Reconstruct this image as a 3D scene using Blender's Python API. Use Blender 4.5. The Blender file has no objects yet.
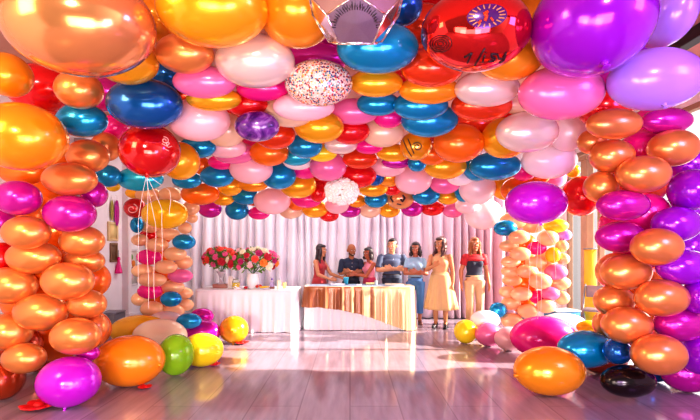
import time as _t; _T0=_t.time()
import bpy, bmesh, math, random
import numpy as np
from mathutils import Vector, Matrix, Euler, Quaternion
random.seed(7)
SC = bpy.context.scene
COL = SC.collection
F = 420.0      # focal length in pixels of the 700x420 frame
HZ = 250.0     # horizon row
EYE = 1.45     # eye height, metres
def at(px, py, Y):
    return Vector(((px - 350.0) / F * Y, Y, EYE + (HZ - py) / F * Y))

# ------------------------------------------------------------------ helpers
def link(name, me, mat=None, parent=None, smooth=True):
    o = bpy.data.objects.new(name, me)
    COL.objects.link(o)
    if mat is not None and not me.materials:
        me.materials.append(mat)
    if parent is not None:
        o.parent = parent
    if smooth and len(me.polygons):
        me.polygons.foreach_set('use_smooth', [True] * len(me.polygons))
    return o
def obj(name, bm, mat=None, parent=None, smooth=True):
    me = bpy.data.meshes.new(name)
    bmesh.ops.recalc_face_normals(bm, faces=bm.faces[:])
    bm.to_mesh(me); bm.free()
    return link(name, me, mat, parent, smooth)
def tag(o, label, cat, group=None, kind=None):
    o['label'] = label; o['category'] = cat
    if group: o['group'] = group
    if kind: o['kind'] = kind
    return o
def thing(name, label, cat, loc=(0, 0, 0), rotz=0.0, group=None):
    o = bpy.data.objects.new(name, None)
    o.empty_display_size = 0.1
    COL.objects.link(o)
    o.location = loc; o.rotation_euler = (0, 0, rotz)
    return tag(o, label, cat, group)
def struct(name, bm, mat, smooth=False):
    o = obj(name, bm, mat, None, smooth)
    o['kind'] = 'structure'
    return o
def copy_tree(o, parent=None):
    c = o.copy(); COL.objects.link(c)
    if parent is not None: c.parent = parent
    for ch in list(o.children): copy_tree(ch, c)
    return c
def box(bm, cx, cy, cz, sx, sy, sz, rot=None, bevel=0.0):
    r = bmesh.ops.create_cube(bm, size=1.0)
    vs = r['verts']
    bmesh.ops.scale(bm, vec=(sx, sy, sz), verts=vs)
    if bevel > 0:
        es = list({e for v in vs for e in v.link_edges})
        rb = bmesh.ops.bevel(bm, geom=es, offset=bevel, segments=2, profile=0.5, affect='EDGES')
        vs = list({v for f in rb['faces'] for v in f.verts} | {v for v in vs if v.is_valid})
    if rot is not None:
        bmesh.ops.rotate(bm, cent=(0, 0, 0), matrix=rot, verts=vs)
    bmesh.ops.translate(bm, vec=(cx, cy, cz), verts=vs)
    return vs
def ell(bm, c, r, rot=None, u=16, v=10):
    res = bmesh.ops.create_uvsphere(bm, u_segments=u, v_segments=v, radius=1.0)
    vs = res['verts']
    if not hasattr(r, '__len__'): r = (r, r, r)
    bmesh.ops.scale(bm, vec=r, verts=vs)
    if rot is not None:
        bmesh.ops.rotate(bm, cent=(0, 0, 0), matrix=rot, verts=vs)
    bmesh.ops.translate(bm, vec=c, verts=vs)
    return vs
def frus(bm, p0, r0, p1, r1, seg=14, flat=1.0):
    p0 = Vector(p0); p1 = Vector(p1); d = p1 - p0
    L = d.length
    if L < 1e-6: return
    res = bmesh.ops.create_cone(bm, cap_ends=True, cap_tris=False, segments=seg, radius1=r0, radius2=r1, depth=L)
    q = Vector((0, 0, 1)).rotation_difference(d.normalized())
    m = Matrix.Translation((p0 + p1) / 2) @ q.to_matrix().to_4x4()
    bmesh.ops.transform(bm, matrix=m, verts=res['verts'])
    return res['verts']
def caps(bm, p0, r0, p1, r1, seg=12):
    ell(bm, p0, r0, u=seg, v=8); ell(bm, p1, r1, u=seg, v=8)
    frus(bm, p0, r0, p1, r1, seg)
def tube(bm, pts, r, seg=6, closed=False):
    pts = [Vector(p) for p in pts]; n = len(pts)
    rings = []
    prev = None
    for i, p in enumerate(pts):
        a = pts[(i - 1) % n] if (closed or i > 0) else p
        b = pts[(i + 1) % n] if (closed or i < n - 1) else p
        t = (b - a)
        t = t.normalized() if t.length > 1e-9 else Vector((0, 0, 1))
        if prev is None:
            u = t.orthogonal().normalized()
        else:
            u = prev - t * prev.dot(t)
            u = u.normalized() if u.length > 1e-6 else t.orthogonal().normalized()
        prev = u; w = t.cross(u)
        rr = r[i] if hasattr(r, '__len__') else r
        rings.append([bm.verts.new(p + (u * math.cos(k * 2 * math.pi / seg) + w * math.sin(k * 2 * math.pi / seg)) * rr) for k in range(seg)])
    m = n if closed else n - 1
    for i in range(m):
        A = rings[i]; B = rings[(i + 1) % n]
        for k in range(seg):
            bm.faces.new((A[k], A[(k + 1) % seg], B[(k + 1) % seg], B[k]))
    if not closed:
        bm.faces.new(rings[0][::-1]); bm.faces.new(rings[-1])
def lathe(bm, prof, seg=24, c=(0, 0, 0)):
    rings = []
    for (r, z) in prof:
        rings.append([bm.verts.new((c[0] + r * math.cos(k * 2 * math.pi / seg), c[1] + r * math.sin(k * 2 * math.pi / seg), c[2] + z)) for k in range(seg)])
    for i in range(len(rings) - 1):
        A = rings[i]; B = rings[i + 1]
        for k in range(seg):
            bm.faces.new((A[k], A[(k + 1) % seg], B[(k + 1) % seg], B[k]))
    bm.faces.new(rings[0][::-1]); bm.faces.new(rings[-1])
def remesh(name, bm, vox, mat, parent, smooth_it=2, fac=0.5):
    me = bpy.data.meshes.new(name + '_src')
    bmesh.ops.recalc_face_normals(bm, faces=bm.faces[:])
    bm.to_mesh(me); bm.free()
    t = bpy.data.objects.new('tmp', me); COL.objects.link(t)
    m = t.modifiers.new('r', 'REMESH'); m.mode = 'VOXEL'; m.voxel_size = vox; m.use_smooth_shade = True
    if smooth_it:
        s = t.modifiers.new('s', 'SMOOTH'); s.iterations = smooth_it; s.factor = fac
    dg = bpy.context.evaluated_depsgraph_get()
    nm = bpy.data.meshes.new_from_object(t.evaluated_get(dg))
    bpy.data.objects.remove(t); bpy.data.meshes.remove(me)
    nm.name = name; nm.materials.clear()
    return link(name, nm, mat, parent)

# ------------------------------------------------------------------ materials
def srgb(h):
    h = h.lstrip('#')
    c = [int(h[i:i + 2], 16) / 255 for i in (0, 2, 4)]
    return tuple(x / 12.92 if x <= 0.04045 else ((x + 0.055) / 1.055) ** 2.4 for x in c) + (1.0,)
def pmat(name, col, rough=0.5, metal=0.0, coat=0.0, sheen=0.0, noise=0.0, nscale=8.0, sss=0.0, spec=0.5, trans=0.0, alpha=1.0, bump=0.0, emis=None, estr=0.0):
    m = bpy.data.materials.new(name); m.use_nodes = True
    nt = m.node_tree; b = nt.nodes['Principled BSDF']
    c = srgb(col) if isinstance(col, str) else col
    b.inputs['Base Color'].default_value = c
    b.inputs['Roughness'].default_value = rough
    b.inputs['Metallic'].default_value = metal
    b.inputs['Coat Weight'].default_value = coat
    b.inputs['Coat Roughness'].default_value = 0.06
    b.inputs['Sheen Weight'].default_value = sheen
    b.inputs['Specular IOR Level'].default_value = spec
    b.inputs['Transmission Weight'].default_value = trans
    b.inputs['Alpha'].default_value = alpha
    if sss:
        b.inputs['Subsurface Weight'].default_value = sss
        b.inputs['Subsurface Radius'].default_value = (0.08, 0.05, 0.04)
        b.inputs['Subsurface Scale'].default_value = 1.0
    if emis:
        b.inputs['Emission Color'].default_value = srgb(emis); b.inputs['Emission Strength'].default_value = estr
    if noise or bump:
        tc = nt.nodes.new('ShaderNodeTexCoord'); n = nt.nodes.new('ShaderNodeTexNoise')
        n.inputs['Scale'].default_value = nscale; n.inputs['Detail'].default_value = 4.0
        nt.links.new(tc.outputs['Object'], n.inputs['Vector'])
        if noise:
            mx = nt.nodes.new('ShaderNodeMix'); mx.data_type = 'RGBA'
            mx.inputs[6].default_value = tuple(x * (1 - noise) for x in c[:3]) + (1,)
            mx.inputs[7].default_value = tuple(min(1, x * (1 + noise)) for x in c[:3]) + (1,)
            nt.links.new(n.outputs['Fac'], mx.inputs[0]); nt.links.new(mx.outputs[2], b.inputs['Base Color'])
        if bump:
            bp = nt.nodes.new('ShaderNodeBump'); bp.inputs['Strength'].default_value = bump; bp.inputs['Distance'].default_value = 0.01
            nt.links.new(n.outputs['Fac'], bp.inputs['Height']); nt.links.new(bp.outputs['Normal'], b.inputs['Normal'])
    return m
# ------------------------------------------------------------------ people
def skin_mat(name, c): return pmat(name, c, .5, sss=.06, noise=.05, nscale=14)
def V(*a): return Vector(a)
def person(label, X, Y, face, H, skin, arms, hair, top, lower, head=(0, 0, 0), lean=(0, 0), shoes='#2a2228', build=1.0, female=True, beard=None, stride=0.0):
    """local frame: z up, the body faces -y; face turns it about z.  arms: per side (+1 image right, -1 left) elbow, wrist, finger direction"""
    k = H / 1.70
    t = thing('person', label, 'person', (X, Y, 0), face, 'people gathered behind the cake table')
    M = skin_mat('skin', skin)
    lx, ly = lean
    sw = (.165 if female else .195) * build; hw = .095 * (1.08 if female else 1.0)
    hip = V(0, 0, .93); chest = V(lx * .7, ly * .7, 1.25); neck = V(lx, ly, 1.43)
    hc = neck + V(head[2] if len(head) > 2 else 0, -.02 + ly * .25, .165)
    J = {}
    bm = bmesh.new()
    # trunk
    ell(bm, hip, (.15 * build * (1.05 if female else 1), .11, .13)); ell(bm, V(lx * .4, ly * .4, 1.07), (.125 * build * (.93 if female else 1.06), .095, .14))
    ell(bm, chest, (.155 * build, .108, .17)); ell(bm, chest + V(0, .01, .10), (sw * .92, .085, .085))
    if female:
        for s in (-1, 1): ell(bm, chest + V(s * .07, -.075, -.01), (.062, .055, .06))
    caps(bm, neck + V(0, .015, -.06), .06 if female else .068, hc + V(0, .015, -.07), .05 if female else .058)
    # legs
    for s in (-1, 1):
        st = stride * s
        kn = V(s * hw * .95, -.02 + st * .5, .48); an = V(s * hw * .9, .02 + st, .09)
        caps(bm, V(s * hw, 0, .88), .088 * build, kn, .055); caps(bm, kn, .056, kn.lerp(an, .35) + V(0, .015, 0), .056); caps(bm, kn.lerp(an, .35) + V(0, .015, 0), .055, an, .036)
        caps(bm, an, .036, an + V(s * .01, -.07, -.045), .032); caps(bm, an + V(0, .02, -.045), .034, an + V(s * .025, -.15, -.06), .026)
        J['kn%d' % s] = kn; J['an%d' % s] = an
    # arms with five fingered hands
    for s in (-1, 1):
        sh = chest + V(s * sw, .005, .105); el, wr, fd = [V(*a) for a in arms[s]]
        J['sh%d' % s] = sh; J['el%d' % s] = el; J['wr%d' % s] = wr
        ell(bm, sh, .058 * build); caps(bm, sh, .052 * build, el, .040 * build); caps(bm, el, .041 * build, el.lerp(wr, .3), .041 * build); caps(bm, el.lerp(wr, .3), .040 * build, wr, .027)
        fd = fd.normalized(); fa = (wr - el).normalized()
        pn = fd.cross(V(0, 0, 1) if abs(fd.z) < .8 else V(0, 1, 0)).normalized()
        wd = pn.cross(fd).normalized()         # across the palm
        if wd.z < 0 and abs(fd.z) < .8: wd = -wd
        if abs(fd.z) >= .8: wd = V(0, -1, 0); pn = V(-s, 0, 0)
        kb = wr + fd * .085
        for q in (-.028, 0, .028): caps(bm, wr + wd * q * .55, .018, kb + wd * q, .0145, 8)
        for f, ln, q in ((0, .068, .033), (1, .078, .011), (2, .073, -.011), (3, .056, -.032)):
            a = kb + wd * q; b1 = a + fd * ln * .5 + pn * .006; b2 = a + fd * ln * .95 + pn * .022
            caps(bm, a, .0105, b1, .0095, 8); caps(bm, b1, .0095, b2, .0080, 8)
        th = wr + fd * .022 + wd * .028; t1 = th + fd * .034 + wd * .028; t2 = t1 + fd * .032 + wd * .006 + pn * .008
        caps(bm, th, .016, t1, .0120, 8); caps(bm, t1, .0120, t2, .0095, 8)
    # head, in its own turned frame
    yaw, pitch = head[0], head[1]
    R = Euler((pitch, 0, yaw)).to_matrix()
    HS = 1.16
    def hp(x, y, z): return hc + V(0, 0, .012) + R @ V(x, y, z) * HS
    def ell_(b_, c_, r_, *a): return ell(b_, c_, [q * HS for q in r_] if hasattr(r_, '__len__') else r_ * HS, *a)
    def caps_(b_, p0, r0, p1, r1, *a): return caps(b_, p0, r0 * HS, p1, r1 * HS, *a)
    hs = 1.0 if female else 1.05
    ell_(bm, hp(0, .012, .022), (.074 * hs, .093 * hs, .090 * hs), R, 24, 16)
    ell_(bm, hp(0, -.012, -.045), (.057 * hs, .068 * hs, .068 * hs), R, 20, 14)
    ell_(bm, hp(0, -.055, -.098), (.024, .024, .017), R)                       # chin
    caps_(bm, hp(0, -.079, .012), .009, hp(0, -.099, -.022), .0135)            # nose
    for s in (-1, 1):
        ell_(bm, hp(s * .077 * hs, .012, -.012), (.012, .022, .032), R)        # ears
        ell_(bm, hp(s * .034, -.066, -.03), (.02, .016, .016), R)              # cheeks
        ell_(bm, hp(s * .03, -.080, .030), (.022, .010, .008), R)              # brow
    ell_(bm, hp(0, -.078, -.056), (.026, .012, .012), R)                       # lips
    for v in bm.verts: v.co *= k
    remesh('body', bm, .0075, M, t, 3)
    E = lambda name, items, mat: None
    def part(name, fn, mat, vox=None, it=3, label=None):
        b_ = bmesh.new(); fn(b_)
        for v in b_.verts: v.co *= k
        o = remesh(name, b_, vox, mat, t, it) if vox else obj(name, b_, mat, t)
        if label: o['label'] = label
        return o
    MW = pmat('eye_white', '#f6f0ee', .25); MI = pmat('iris', '#2a1610', .2); ML = pmat('lips', '#b8443e' if female else '#9a5040', .4); MT = pmat('teeth', '#fbf4ee', .3)
    MH = pmat('hair', hair['col'], .42, noise=.3, nscale=30, sheen=.1)
    for s in (-1, 1):
        part('eye', lambda b_: ell_(b_, hp(s * .031, -.0835, .012), (.0140, .008, .0068), R, 14, 10), MW)
        part('iris', lambda b_: ell_(b_, hp(s * .031, -.0895, .012), (.0068, .004, .0062), R, 12, 8), MI)
        part('eyebrow', lambda b_: tube(b_, [hp(s * .014, -.092, .030), hp(s * .032, -.093, .036), hp(s * .052, -.080, .030)], .0042, 6), MH)
    def mouth(b_):
        pts = [hp(.027 * math.sin(a), -.092 + .012 * abs(math.sin(a)), -.056 + .008 * abs(math.sin(a)) ** 2) for a in np.linspace(-1.4, 1.4, 9)]
        tube(b_, pts, [.003, .005, .006, .0065, .006, .0065, .006, .005, .003], 6)
    part('mouth', mouth, ML)
    part('teeth', lambda b_: tube(b_, [hp(x, -.0975 + .3 * abs(x) ** 1.2 * .6, -.054 + 4 * x * x) for x in np.linspace(-.017, .017, 7)], .0032, 6), MT)
    # hair
    def hr(b_):
        st = hair['style']
        if st == 'bald':
            ell_(b_, hp(0, .045, -.01), (.073, .055, .040), R, 20, 14); return
        ell_(b_, hp(0, .036, .040), (.086 * hs, .090 * hs, .092 * hs), R, 24, 16)
        ell_(b_, hp(0, -.012, .088), (.064 * hs, .070, .034), R, 20, 12)
        if st == 'short':
            ell_(b_, hp(.0, -.05, .095), (.055, .035, .024), R); 
            for s in (-1, 1): ell_(b_, hp(s * .074, .02, .03), (.014, .045, .045), R)
            return
        L = hair['len']; wv = hair.get('wave', .01)
        rnd = random.Random(hair.get('seed', 1))
        for q in range(18):
            a = math.radians(-28 + 236 * q / 17)        # from one temple round the back to the other
            cx_, cy_ = math.cos(a), math.sin(a)
            p = V(.080 * cx_, .012 + .080 * cy_, .03)
            prev = hp(*p); nS = 5; ln = L * rnd.uniform(.85, 1.05)
            for j in range(1, nS + 1):
                f = j / nS
                wloc = hp(.080 * cx_ * (1 + hair.get('spread', .25) * f), .012 + .080 * cy_ * (1 + .2 * f), .03 - ln * f)
                # hair hangs: blend to straight down and keep clear of the shoulders
                hang = hc + V(*(R @ V(.084 * cx_ * (1 + hair.get('spread', .25) * f), .014 + .082 * cy_ * (1 + .35 * f), 0))) + V(hair.get('dx', 0) * f * f, hair.get('dy', 0) * f * f, .03 - ln * f)
                cur = hang + V(wv * math.sin(f * 9 + q), wv * math.cos(f * 8 + q * 2), 0)
                caps_(b_, prev, .024 - .006 * (j - 1) / nS, cur, .024 - .006 * j / nS, 8); prev = cur
    part('hair', hr, MH, .009, 2)
    if beard:
        def bd(b_):
            for a in np.linspace(-1.25, 1.25, 13): ell_(b_, hp(.058 * math.sin(a), -.012 - .062 * math.cos(a), -.085 + .03 * abs(math.sin(a))), (.014, .012, .022), R, 8, 6)
            tube(b_, [hp(x, -.094 + .15 * abs(x), -.042) for x in np.linspace(-.026, .026, 7)], .005, 6)
        part('beard', bd, pmat('beard', beard, .6), .007, 2)
    # clothes
    g = .014
    def top_fn(b_):
        z0 = top.get('z0', .93)
        frus(b_, V(0, 0, z0), (.165 if z0 < 1 else .148) * build + g, V(lx * .4, ly * .4, 1.07), .128 * build + g, 28)
        frus(b_, V(lx * .4, ly * .4, 1.06), .128 * build + g, chest, .155 * build + g, 28)
        frus(b_, chest - V(0, 0, .01), .155 * build + g, chest + V(0, .004, .04), (.150 * build + g) if top['sleeve'] else sw * .82, 28)
        for v in b_.verts:      # flatten front to back
            cy_ = ly * (.4 if v.co.z < 1.15 else .7); v.co.y = cy_ + (v.co.y - cy_) * .74
        if female:
            for s in (-1, 1): ell(b_, chest + V(s * .07, -.080, -.01), (.074, .062, .072))
        ell(b_, chest + V(0, .008, .095) if top['sleeve'] else chest + V(0, .005, .06), (sw * 1.0, .104, .098) if top['sleeve'] else (sw * .7, .098, .07), None, 24, 16)
        ell(b_, chest, (.155 * build + g, .122, .17), None, 24, 16)
        if top['sleeve']:
            for s in (-1, 1): caps(b_, neck + V(s * .03, .012, -.075), .058, J['sh%d' % s] + V(-s * .03, 0, -.006), .058)
        frus(b_, chest + V(0, .01, .10), .11, neck + V(0, .014, -.015), .066 if female else .075, 20)
        for s in (-1, 1):
            sh, el, wr = J['sh%d' % s], J['el%d' % s], J['wr%d' % s]
            if top['sleeve'] > 0:
                f = min(1, top['sleeve']); ell(b_, sh, .060 * build); frus(b_, sh, .062 * build, sh.lerp(el, f), .060 * build, 16)
                if top['sleeve'] > 1: ell(b_, el, .056 * build); frus(b_, el, .058 * build, el.lerp(wr, top['sleeve'] - 1), .046 * build, 16)
            else:
                frus(b_, chest + V(s * sw * .62, -.05, .06), .026, sh + V(-s * .045, 0, .045), .024, 10); frus(b_, sh + V(-s * .045, 0, .045), .024, chest + V(s * sw * .6, .06, .08), .03, 10)
    mt = pmat('fabric_top', top['col'], .8, noise=.10, nscale=10, sheen=.15, bump=.3)
    o = part(top['name'], top_fn, mt, .011, 3)
    if top.get('yoke'):
        def yk(b_):
            ell(b_, chest + V(0, .002, .125), (sw * 1.04, .108, .060)); ell(b_, chest + V(0, -.06, .07), (sw * .98, .082, .055))
            for s in (-1, 1): ell(b_, J['sh%d' % s], .078 * build); frus(b_, J['sh%d' % s], .080 * build, J['sh%d' % s].lerp(J['el%d' % s], .55), .070 * build, 16)
        part('yoke', yk, pmat('yoke', top['yoke'], .7, noise=.1), .011, 3)
    if top.get('collar'):
        def cl_(b_):
            c0 = neck + V(0, .012, -.012)
            for s in (-1, 1):
                tube(b_, [c0 + V(s * .012, -.085, -.035), c0 + V(s * .055, -.045, .0), c0 + V(s * .068, .01, .016), c0 + V(s * .03, .066, .026), c0 + V(0, .07, .026)], .012, 8)
        part('collar', cl_, mt)
        def btn(b_):
            for zz in (1.32, 1.24, 1.16, 1.08): ell(b_, V(lx * .6, ly * .6 - .137, zz), .007, None, 8, 6)
        part('buttons', btn, MW)
    if lower['kind'] in ('trousers', 'jeans'):
        def tr(b_):
            ell(b_, V(0, 0, .93), (.168 * build, .128, .13)); frus(b_, V(0, 0, .92), .15 * build, V(0, 0, 1.0), .150 * build, 24)
            for s in (-1, 1):
                kn, an = J['kn%d' % s], J['an%d' % s]; f = lower.get('len', .95)
                frus(b_, V(s * hw, 0, .91), .105 * build, kn, .076, 18); ell(b_, kn, .076); frus(b_, kn, .076, kn.lerp(an, f), lower.get('hem', .060), 18)
        part(lower['kind'], tr, pmat('fabric_lower', lower['col'], .8, noise=.14, nscale=9, bump=.3), .011, 3)
        part('belt', lambda b_: [lathe(b_, [(.158 * build, .985), (.166 * build, .99), (.166 * build, 1.012), (.158 * build, 1.016)], 28)] and [setattr(v, 'co', V(v.co.x, v.co.y * .77, v.co.z)) for v in b_.verts], pmat('belt', lower.get('belt', '#3a2a22'), .5))
    if lower['kind'] == 'skirt':
        b_ = bmesh.new(); rows = []; seg = 120; zt_, zb_ = lower['z1'], lower['z0']
        for j in range(15):
            f = j / 14; row = []
            for q in range(seg):
                a = 2 * math.pi * q / seg; r_ = (.168 + (lower['r'] - .168) * f ** .8) * build
                r_ *= 1 + .075 * f * math.sin(a * 11 + .8 * math.sin(3 * a)) + .03 * f * math.sin(a * 5)
                row.append(b_.verts.new(V(r_ * math.cos(a) + lx * .4 * (1 - f), r_ * math.sin(a) * .80 + ly * .4 * (1 - f), zt_ + (zb_ - zt_) * f) * k))
            rows.append(row)
        for A, C in zip(rows, rows[1:]):
            for q in range(seg): b_.faces.new((A[q], A[(q + 1) % seg], C[(q + 1) % seg], C[q]))
        so = obj('skirt', b_, pmat('fabric_skirt', lower['col'], .8, noise=.08, nscale=9, sheen=.15), t); so.modifiers.new('s', 'SOLIDIFY').thickness = .006
        part('waistband', lambda b2: [lathe(b2, [(.150 * build, zt_ - .02), (.158 * build, zt_ - .015), (.156 * build, zt_ + .02), (.148 * build, zt_ + .025)], 28)] and [setattr(v, 'co', V(v.co.x + lx * .4, v.co.y * .80 + ly * .4, v.co.z)) for v in b2.verts], pmat('waistband', lower.get('band', lower['col']), .7))
    MS = pmat('shoe_leather', shoes, .35, noise=.1)
    for s in (-1, 1):
        an = J['an%d' % s]
        def shf(b_):
            caps(b_, V(an.x, an.y + .025, .042), .041, V(an.x + s * .012, an.y - .09, .040), .040); caps(b_, V(an.x + s * .012, an.y - .09, .036), .036, V(an.x + s * .025, an.y - .155, .032), .030)
            box(b_, an.x + s * .010, an.y - .06, .009, .074, .24, .018, bevel=.006)
            frus(b_, V(an.x, an.y + .012, .04), .046, V(an.x, an.y + .012, .085), .043, 16)
        part('shoe', shf, MS, .007, 2)
    return t
def dn(s, x=.23, y=-.02, wy=-.05):     # arm hanging at the side
    return ((s * (x + .015), y + .03, 1.10), (s * (x + .03), wy, .86), (s * .04, -.12, -1))
# crossed arms: each forearm lies across the chest
def crossed(w):
    return {1: ((w, -.09, 1.10), (-.05, -.225, 1.135), (-1, -.02, .25)), -1: ((-w, -.09, 1.10), (.06, -.195, 1.115), (1, .0, .25))}
XR_ = ((.235, -.09, 1.10), (-.05, -.215, 1.135), (-1, -.02, .25))
XL_ = ((-.235, -.09, 1.10), (.06, -.185, 1.115), (1, .0, .25))
PY = 8.47
pp = lambda px, Y: (px - 350) / F * Y
person('person with long dark hair in a sleeveless red dress reaching right across the table', pp(318.5, PY), PY, math.radians(62), 1.52, '#c98a66',
       {1: ((.20, -.20, 1.08), (.17, -.52, 1.00), (-.05, -1, -.05)), -1: ((-.215, -.13, 1.08), (-.14, -.40, .98), (.1, -1, -.02))},
       dict(style='long', col='#2c1620', len=.40, seed=2, wave=.014, dy=.05), dict(name='bodice', col='#b03038', sleeve=0), dict(kind='skirt', col='#b4343c', z1=1.0, z0=.42, r=.27), head=(math.radians(0), math.radians(6)), lean=(0, -.05))
person('bald bearded person in a navy shirt with folded arms leaning in behind the table', pp(351, PY + .05), PY + .05, math.radians(8), 1.53, '#a4623e',
       crossed(.255), dict(style='bald', col='#3a2018'), dict(name='shirt', col='#232b46', sleeve=1.0, collar=True), dict(kind='trousers', col='#2a2e3c'), head=(math.radians(12), math.radians(16)), lean=(0, -.06), female=False, build=1.08, beard='#3a241c')
person('person with dark bobbed hair in pink top turned left leaning on the bald person', pp(370, PY - .05), PY - .05, math.radians(-58), 1.46, '#a8583a',
       {1: ((.17, -.22, 1.09), (.10, -.45, 1.14), (-.15, -1, -.05)), -1: ((-.21, -.17, 1.09), (-.10, -.42, 1.12), (.1, -1, -.05))},
       dict(style='long', col='#2a1418', len=.15, seed=5, wave=.010, spread=.3), dict(name='top', col='#e0869a', sleeve=0, z0=1.0), dict(kind='skirt', col='#c02a58', z1=1.03, z0=.45, r=.25), head=(math.radians(18), math.radians(8)), lean=(0, -.03))
person('stout person with short dark hair in a grey blue shirt with crossed arms', pp(392, PY + .02), PY + .02, math.radians(6), 1.63, '#d2946e',
       crossed(.315), dict(style='short', col='#241416'), dict(name='shirt', col='#4a5470', sleeve=.85, collar=True), dict(kind='trousers', col='#3c4356'), head=(math.radians(-24), 0), female=False, build=1.22)
person('person with dark hair in a pale blue top and blue jeans at the table end', pp(415.5, 8.2), 8.2, math.radians(-6), 1.56, '#b0684c',
       {1: ((.225, -.10, 1.08), (.02, -.225, 1.13), (-1, -.05, .12)), -1: ((-.225, -.08, 1.09), (.04, -.19, 1.09), (1, -.05, .2))},
       dict(style='long', col='#2a161a', len=.17, seed=8, wave=.016, spread=.35), dict(name='blouse', col='#9ab8d0', sleeve=.6, z0=.98), dict(kind='jeans', col='#4c78ac', len=.62, hem=.07), head=(math.radians(-10), math.radians(4)), shoes='#6a3a30')
person('person with long brown hair in a sleeveless beige dress and dark shoes', pp(440.5, 7.86), 7.86, math.radians(-22), 1.65, '#c4865e',
       {1: dn(1, .21, -.01, -.03), -1: ((-.225, -.14, 1.12), (-.07, -.30, 1.20), (.75, -.3, .5))},
       dict(style='long', col='#4a2420', len=.27, seed=4, wave=.014, spread=.3, dx=-.04), dict(name='bodice', col='#cfa478', sleeve=0, z0=1.02), dict(kind='skirt', col='#d6b080', z1=1.05, z0=.36, r=.30, band='#cfa878'), head=(math.radians(-26), math.radians(6)), build=1.06)
person('smiling person with long blonde hair in a red yoked navy top and cream trousers', pp(474.5, 7.9), 7.9, math.radians(4), 1.64, '#c98862',
       {1: dn(1, .235, .0, -.06), -1: dn(-1, .235, .02, .0)},
       dict(style='long', col='#a8683c', len=.25, seed=9, wave=.012, spread=.22), dict(name='blouse', col='#2c3248', sleeve=.5, z0=.98, yoke='#c42a34'), dict(kind='trousers', col='#dcb890', len=.97, hem=.072, belt='#d8b88c'), head=(math.radians(-4), 0), build=1.04)
print('TIME d_people', round(_t.time()-_T0,1))
# ------------------------------------------------------------------ balloons
# colour key: (words in labels, srgb, roughness, metallic, coat)
BC = {
 'pearl':  ('champagne pearl', '#eea064', .17, .65, .6),
 'gold':   ('golden yellow', '#ffb81c', .24, .45, .6),
 'amber':  ('amber', '#ffa21a', .24, .4, .6),
 'yellow': ('bright yellow', '#ffde1e', .25, .1, .6),
 'tangerine': ('tangerine orange', '#ff9418', .24, .15, .6),
 'cream': ('cream', '#fbe4bc', .25, .05, .7),
 'sun': ('sunny yellow', '#ffc814', .24, .2, .6),
 'orange': ('orange', '#fc7812', .24, .35, .6),
 'copper': ('copper', '#f29a54', .29, .62, .5),
 'peach':  ('peach', '#fdc792', .32, .2, .5),
 'nude':   ('beige', '#f3cbac', .30, .15, .5),
 'pink':   ('pale pink', '#fcc2cc', .30, .05, .5),
 'blush':  ('blush white', '#fde2e4', .30, .05, .5),
 'rose':   ('rose pink', '#f276b0', .25, .12, .6),
 'hot':    ('hot pink', '#f41490', .24, .12, .6),
 'magenta':('magenta', '#cc14a4', .22, .45, .6),
 'purple': ('bright purple', '#cc14dc', .20, .2, .7),
 'violet': ('violet', '#a608d2', .18, .3, .7),
 'lilac':  ('lilac', '#ba88f6', .25, .1, .6),
 'red':    ('red', '#e80e1a', .18, .35, .7),
 'scarlet':('scarlet', '#f24412', .18, .45, .7),
 'teal':   ('teal blue', '#0298d0', .20, .5, .7),
 'navy':   ('deep blue', '#0a62b4', .18, .55, .7),
 'cyan':   ('cyan blue', '#16b6d6', .2, .35, .6),
 'white':  ('white', '#fdeff0', .3, .0, .5),
 'pearlw': ('pearl white', '#f0d8d0', .25, .35, .6),
 'dark':   ('dark unlit', '#241418', .2, .6, .6),  # near-black base colour stands in for an unlit area
 'brown':  ('red brown', '#b8401c', .2, .5, .6),
}
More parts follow.
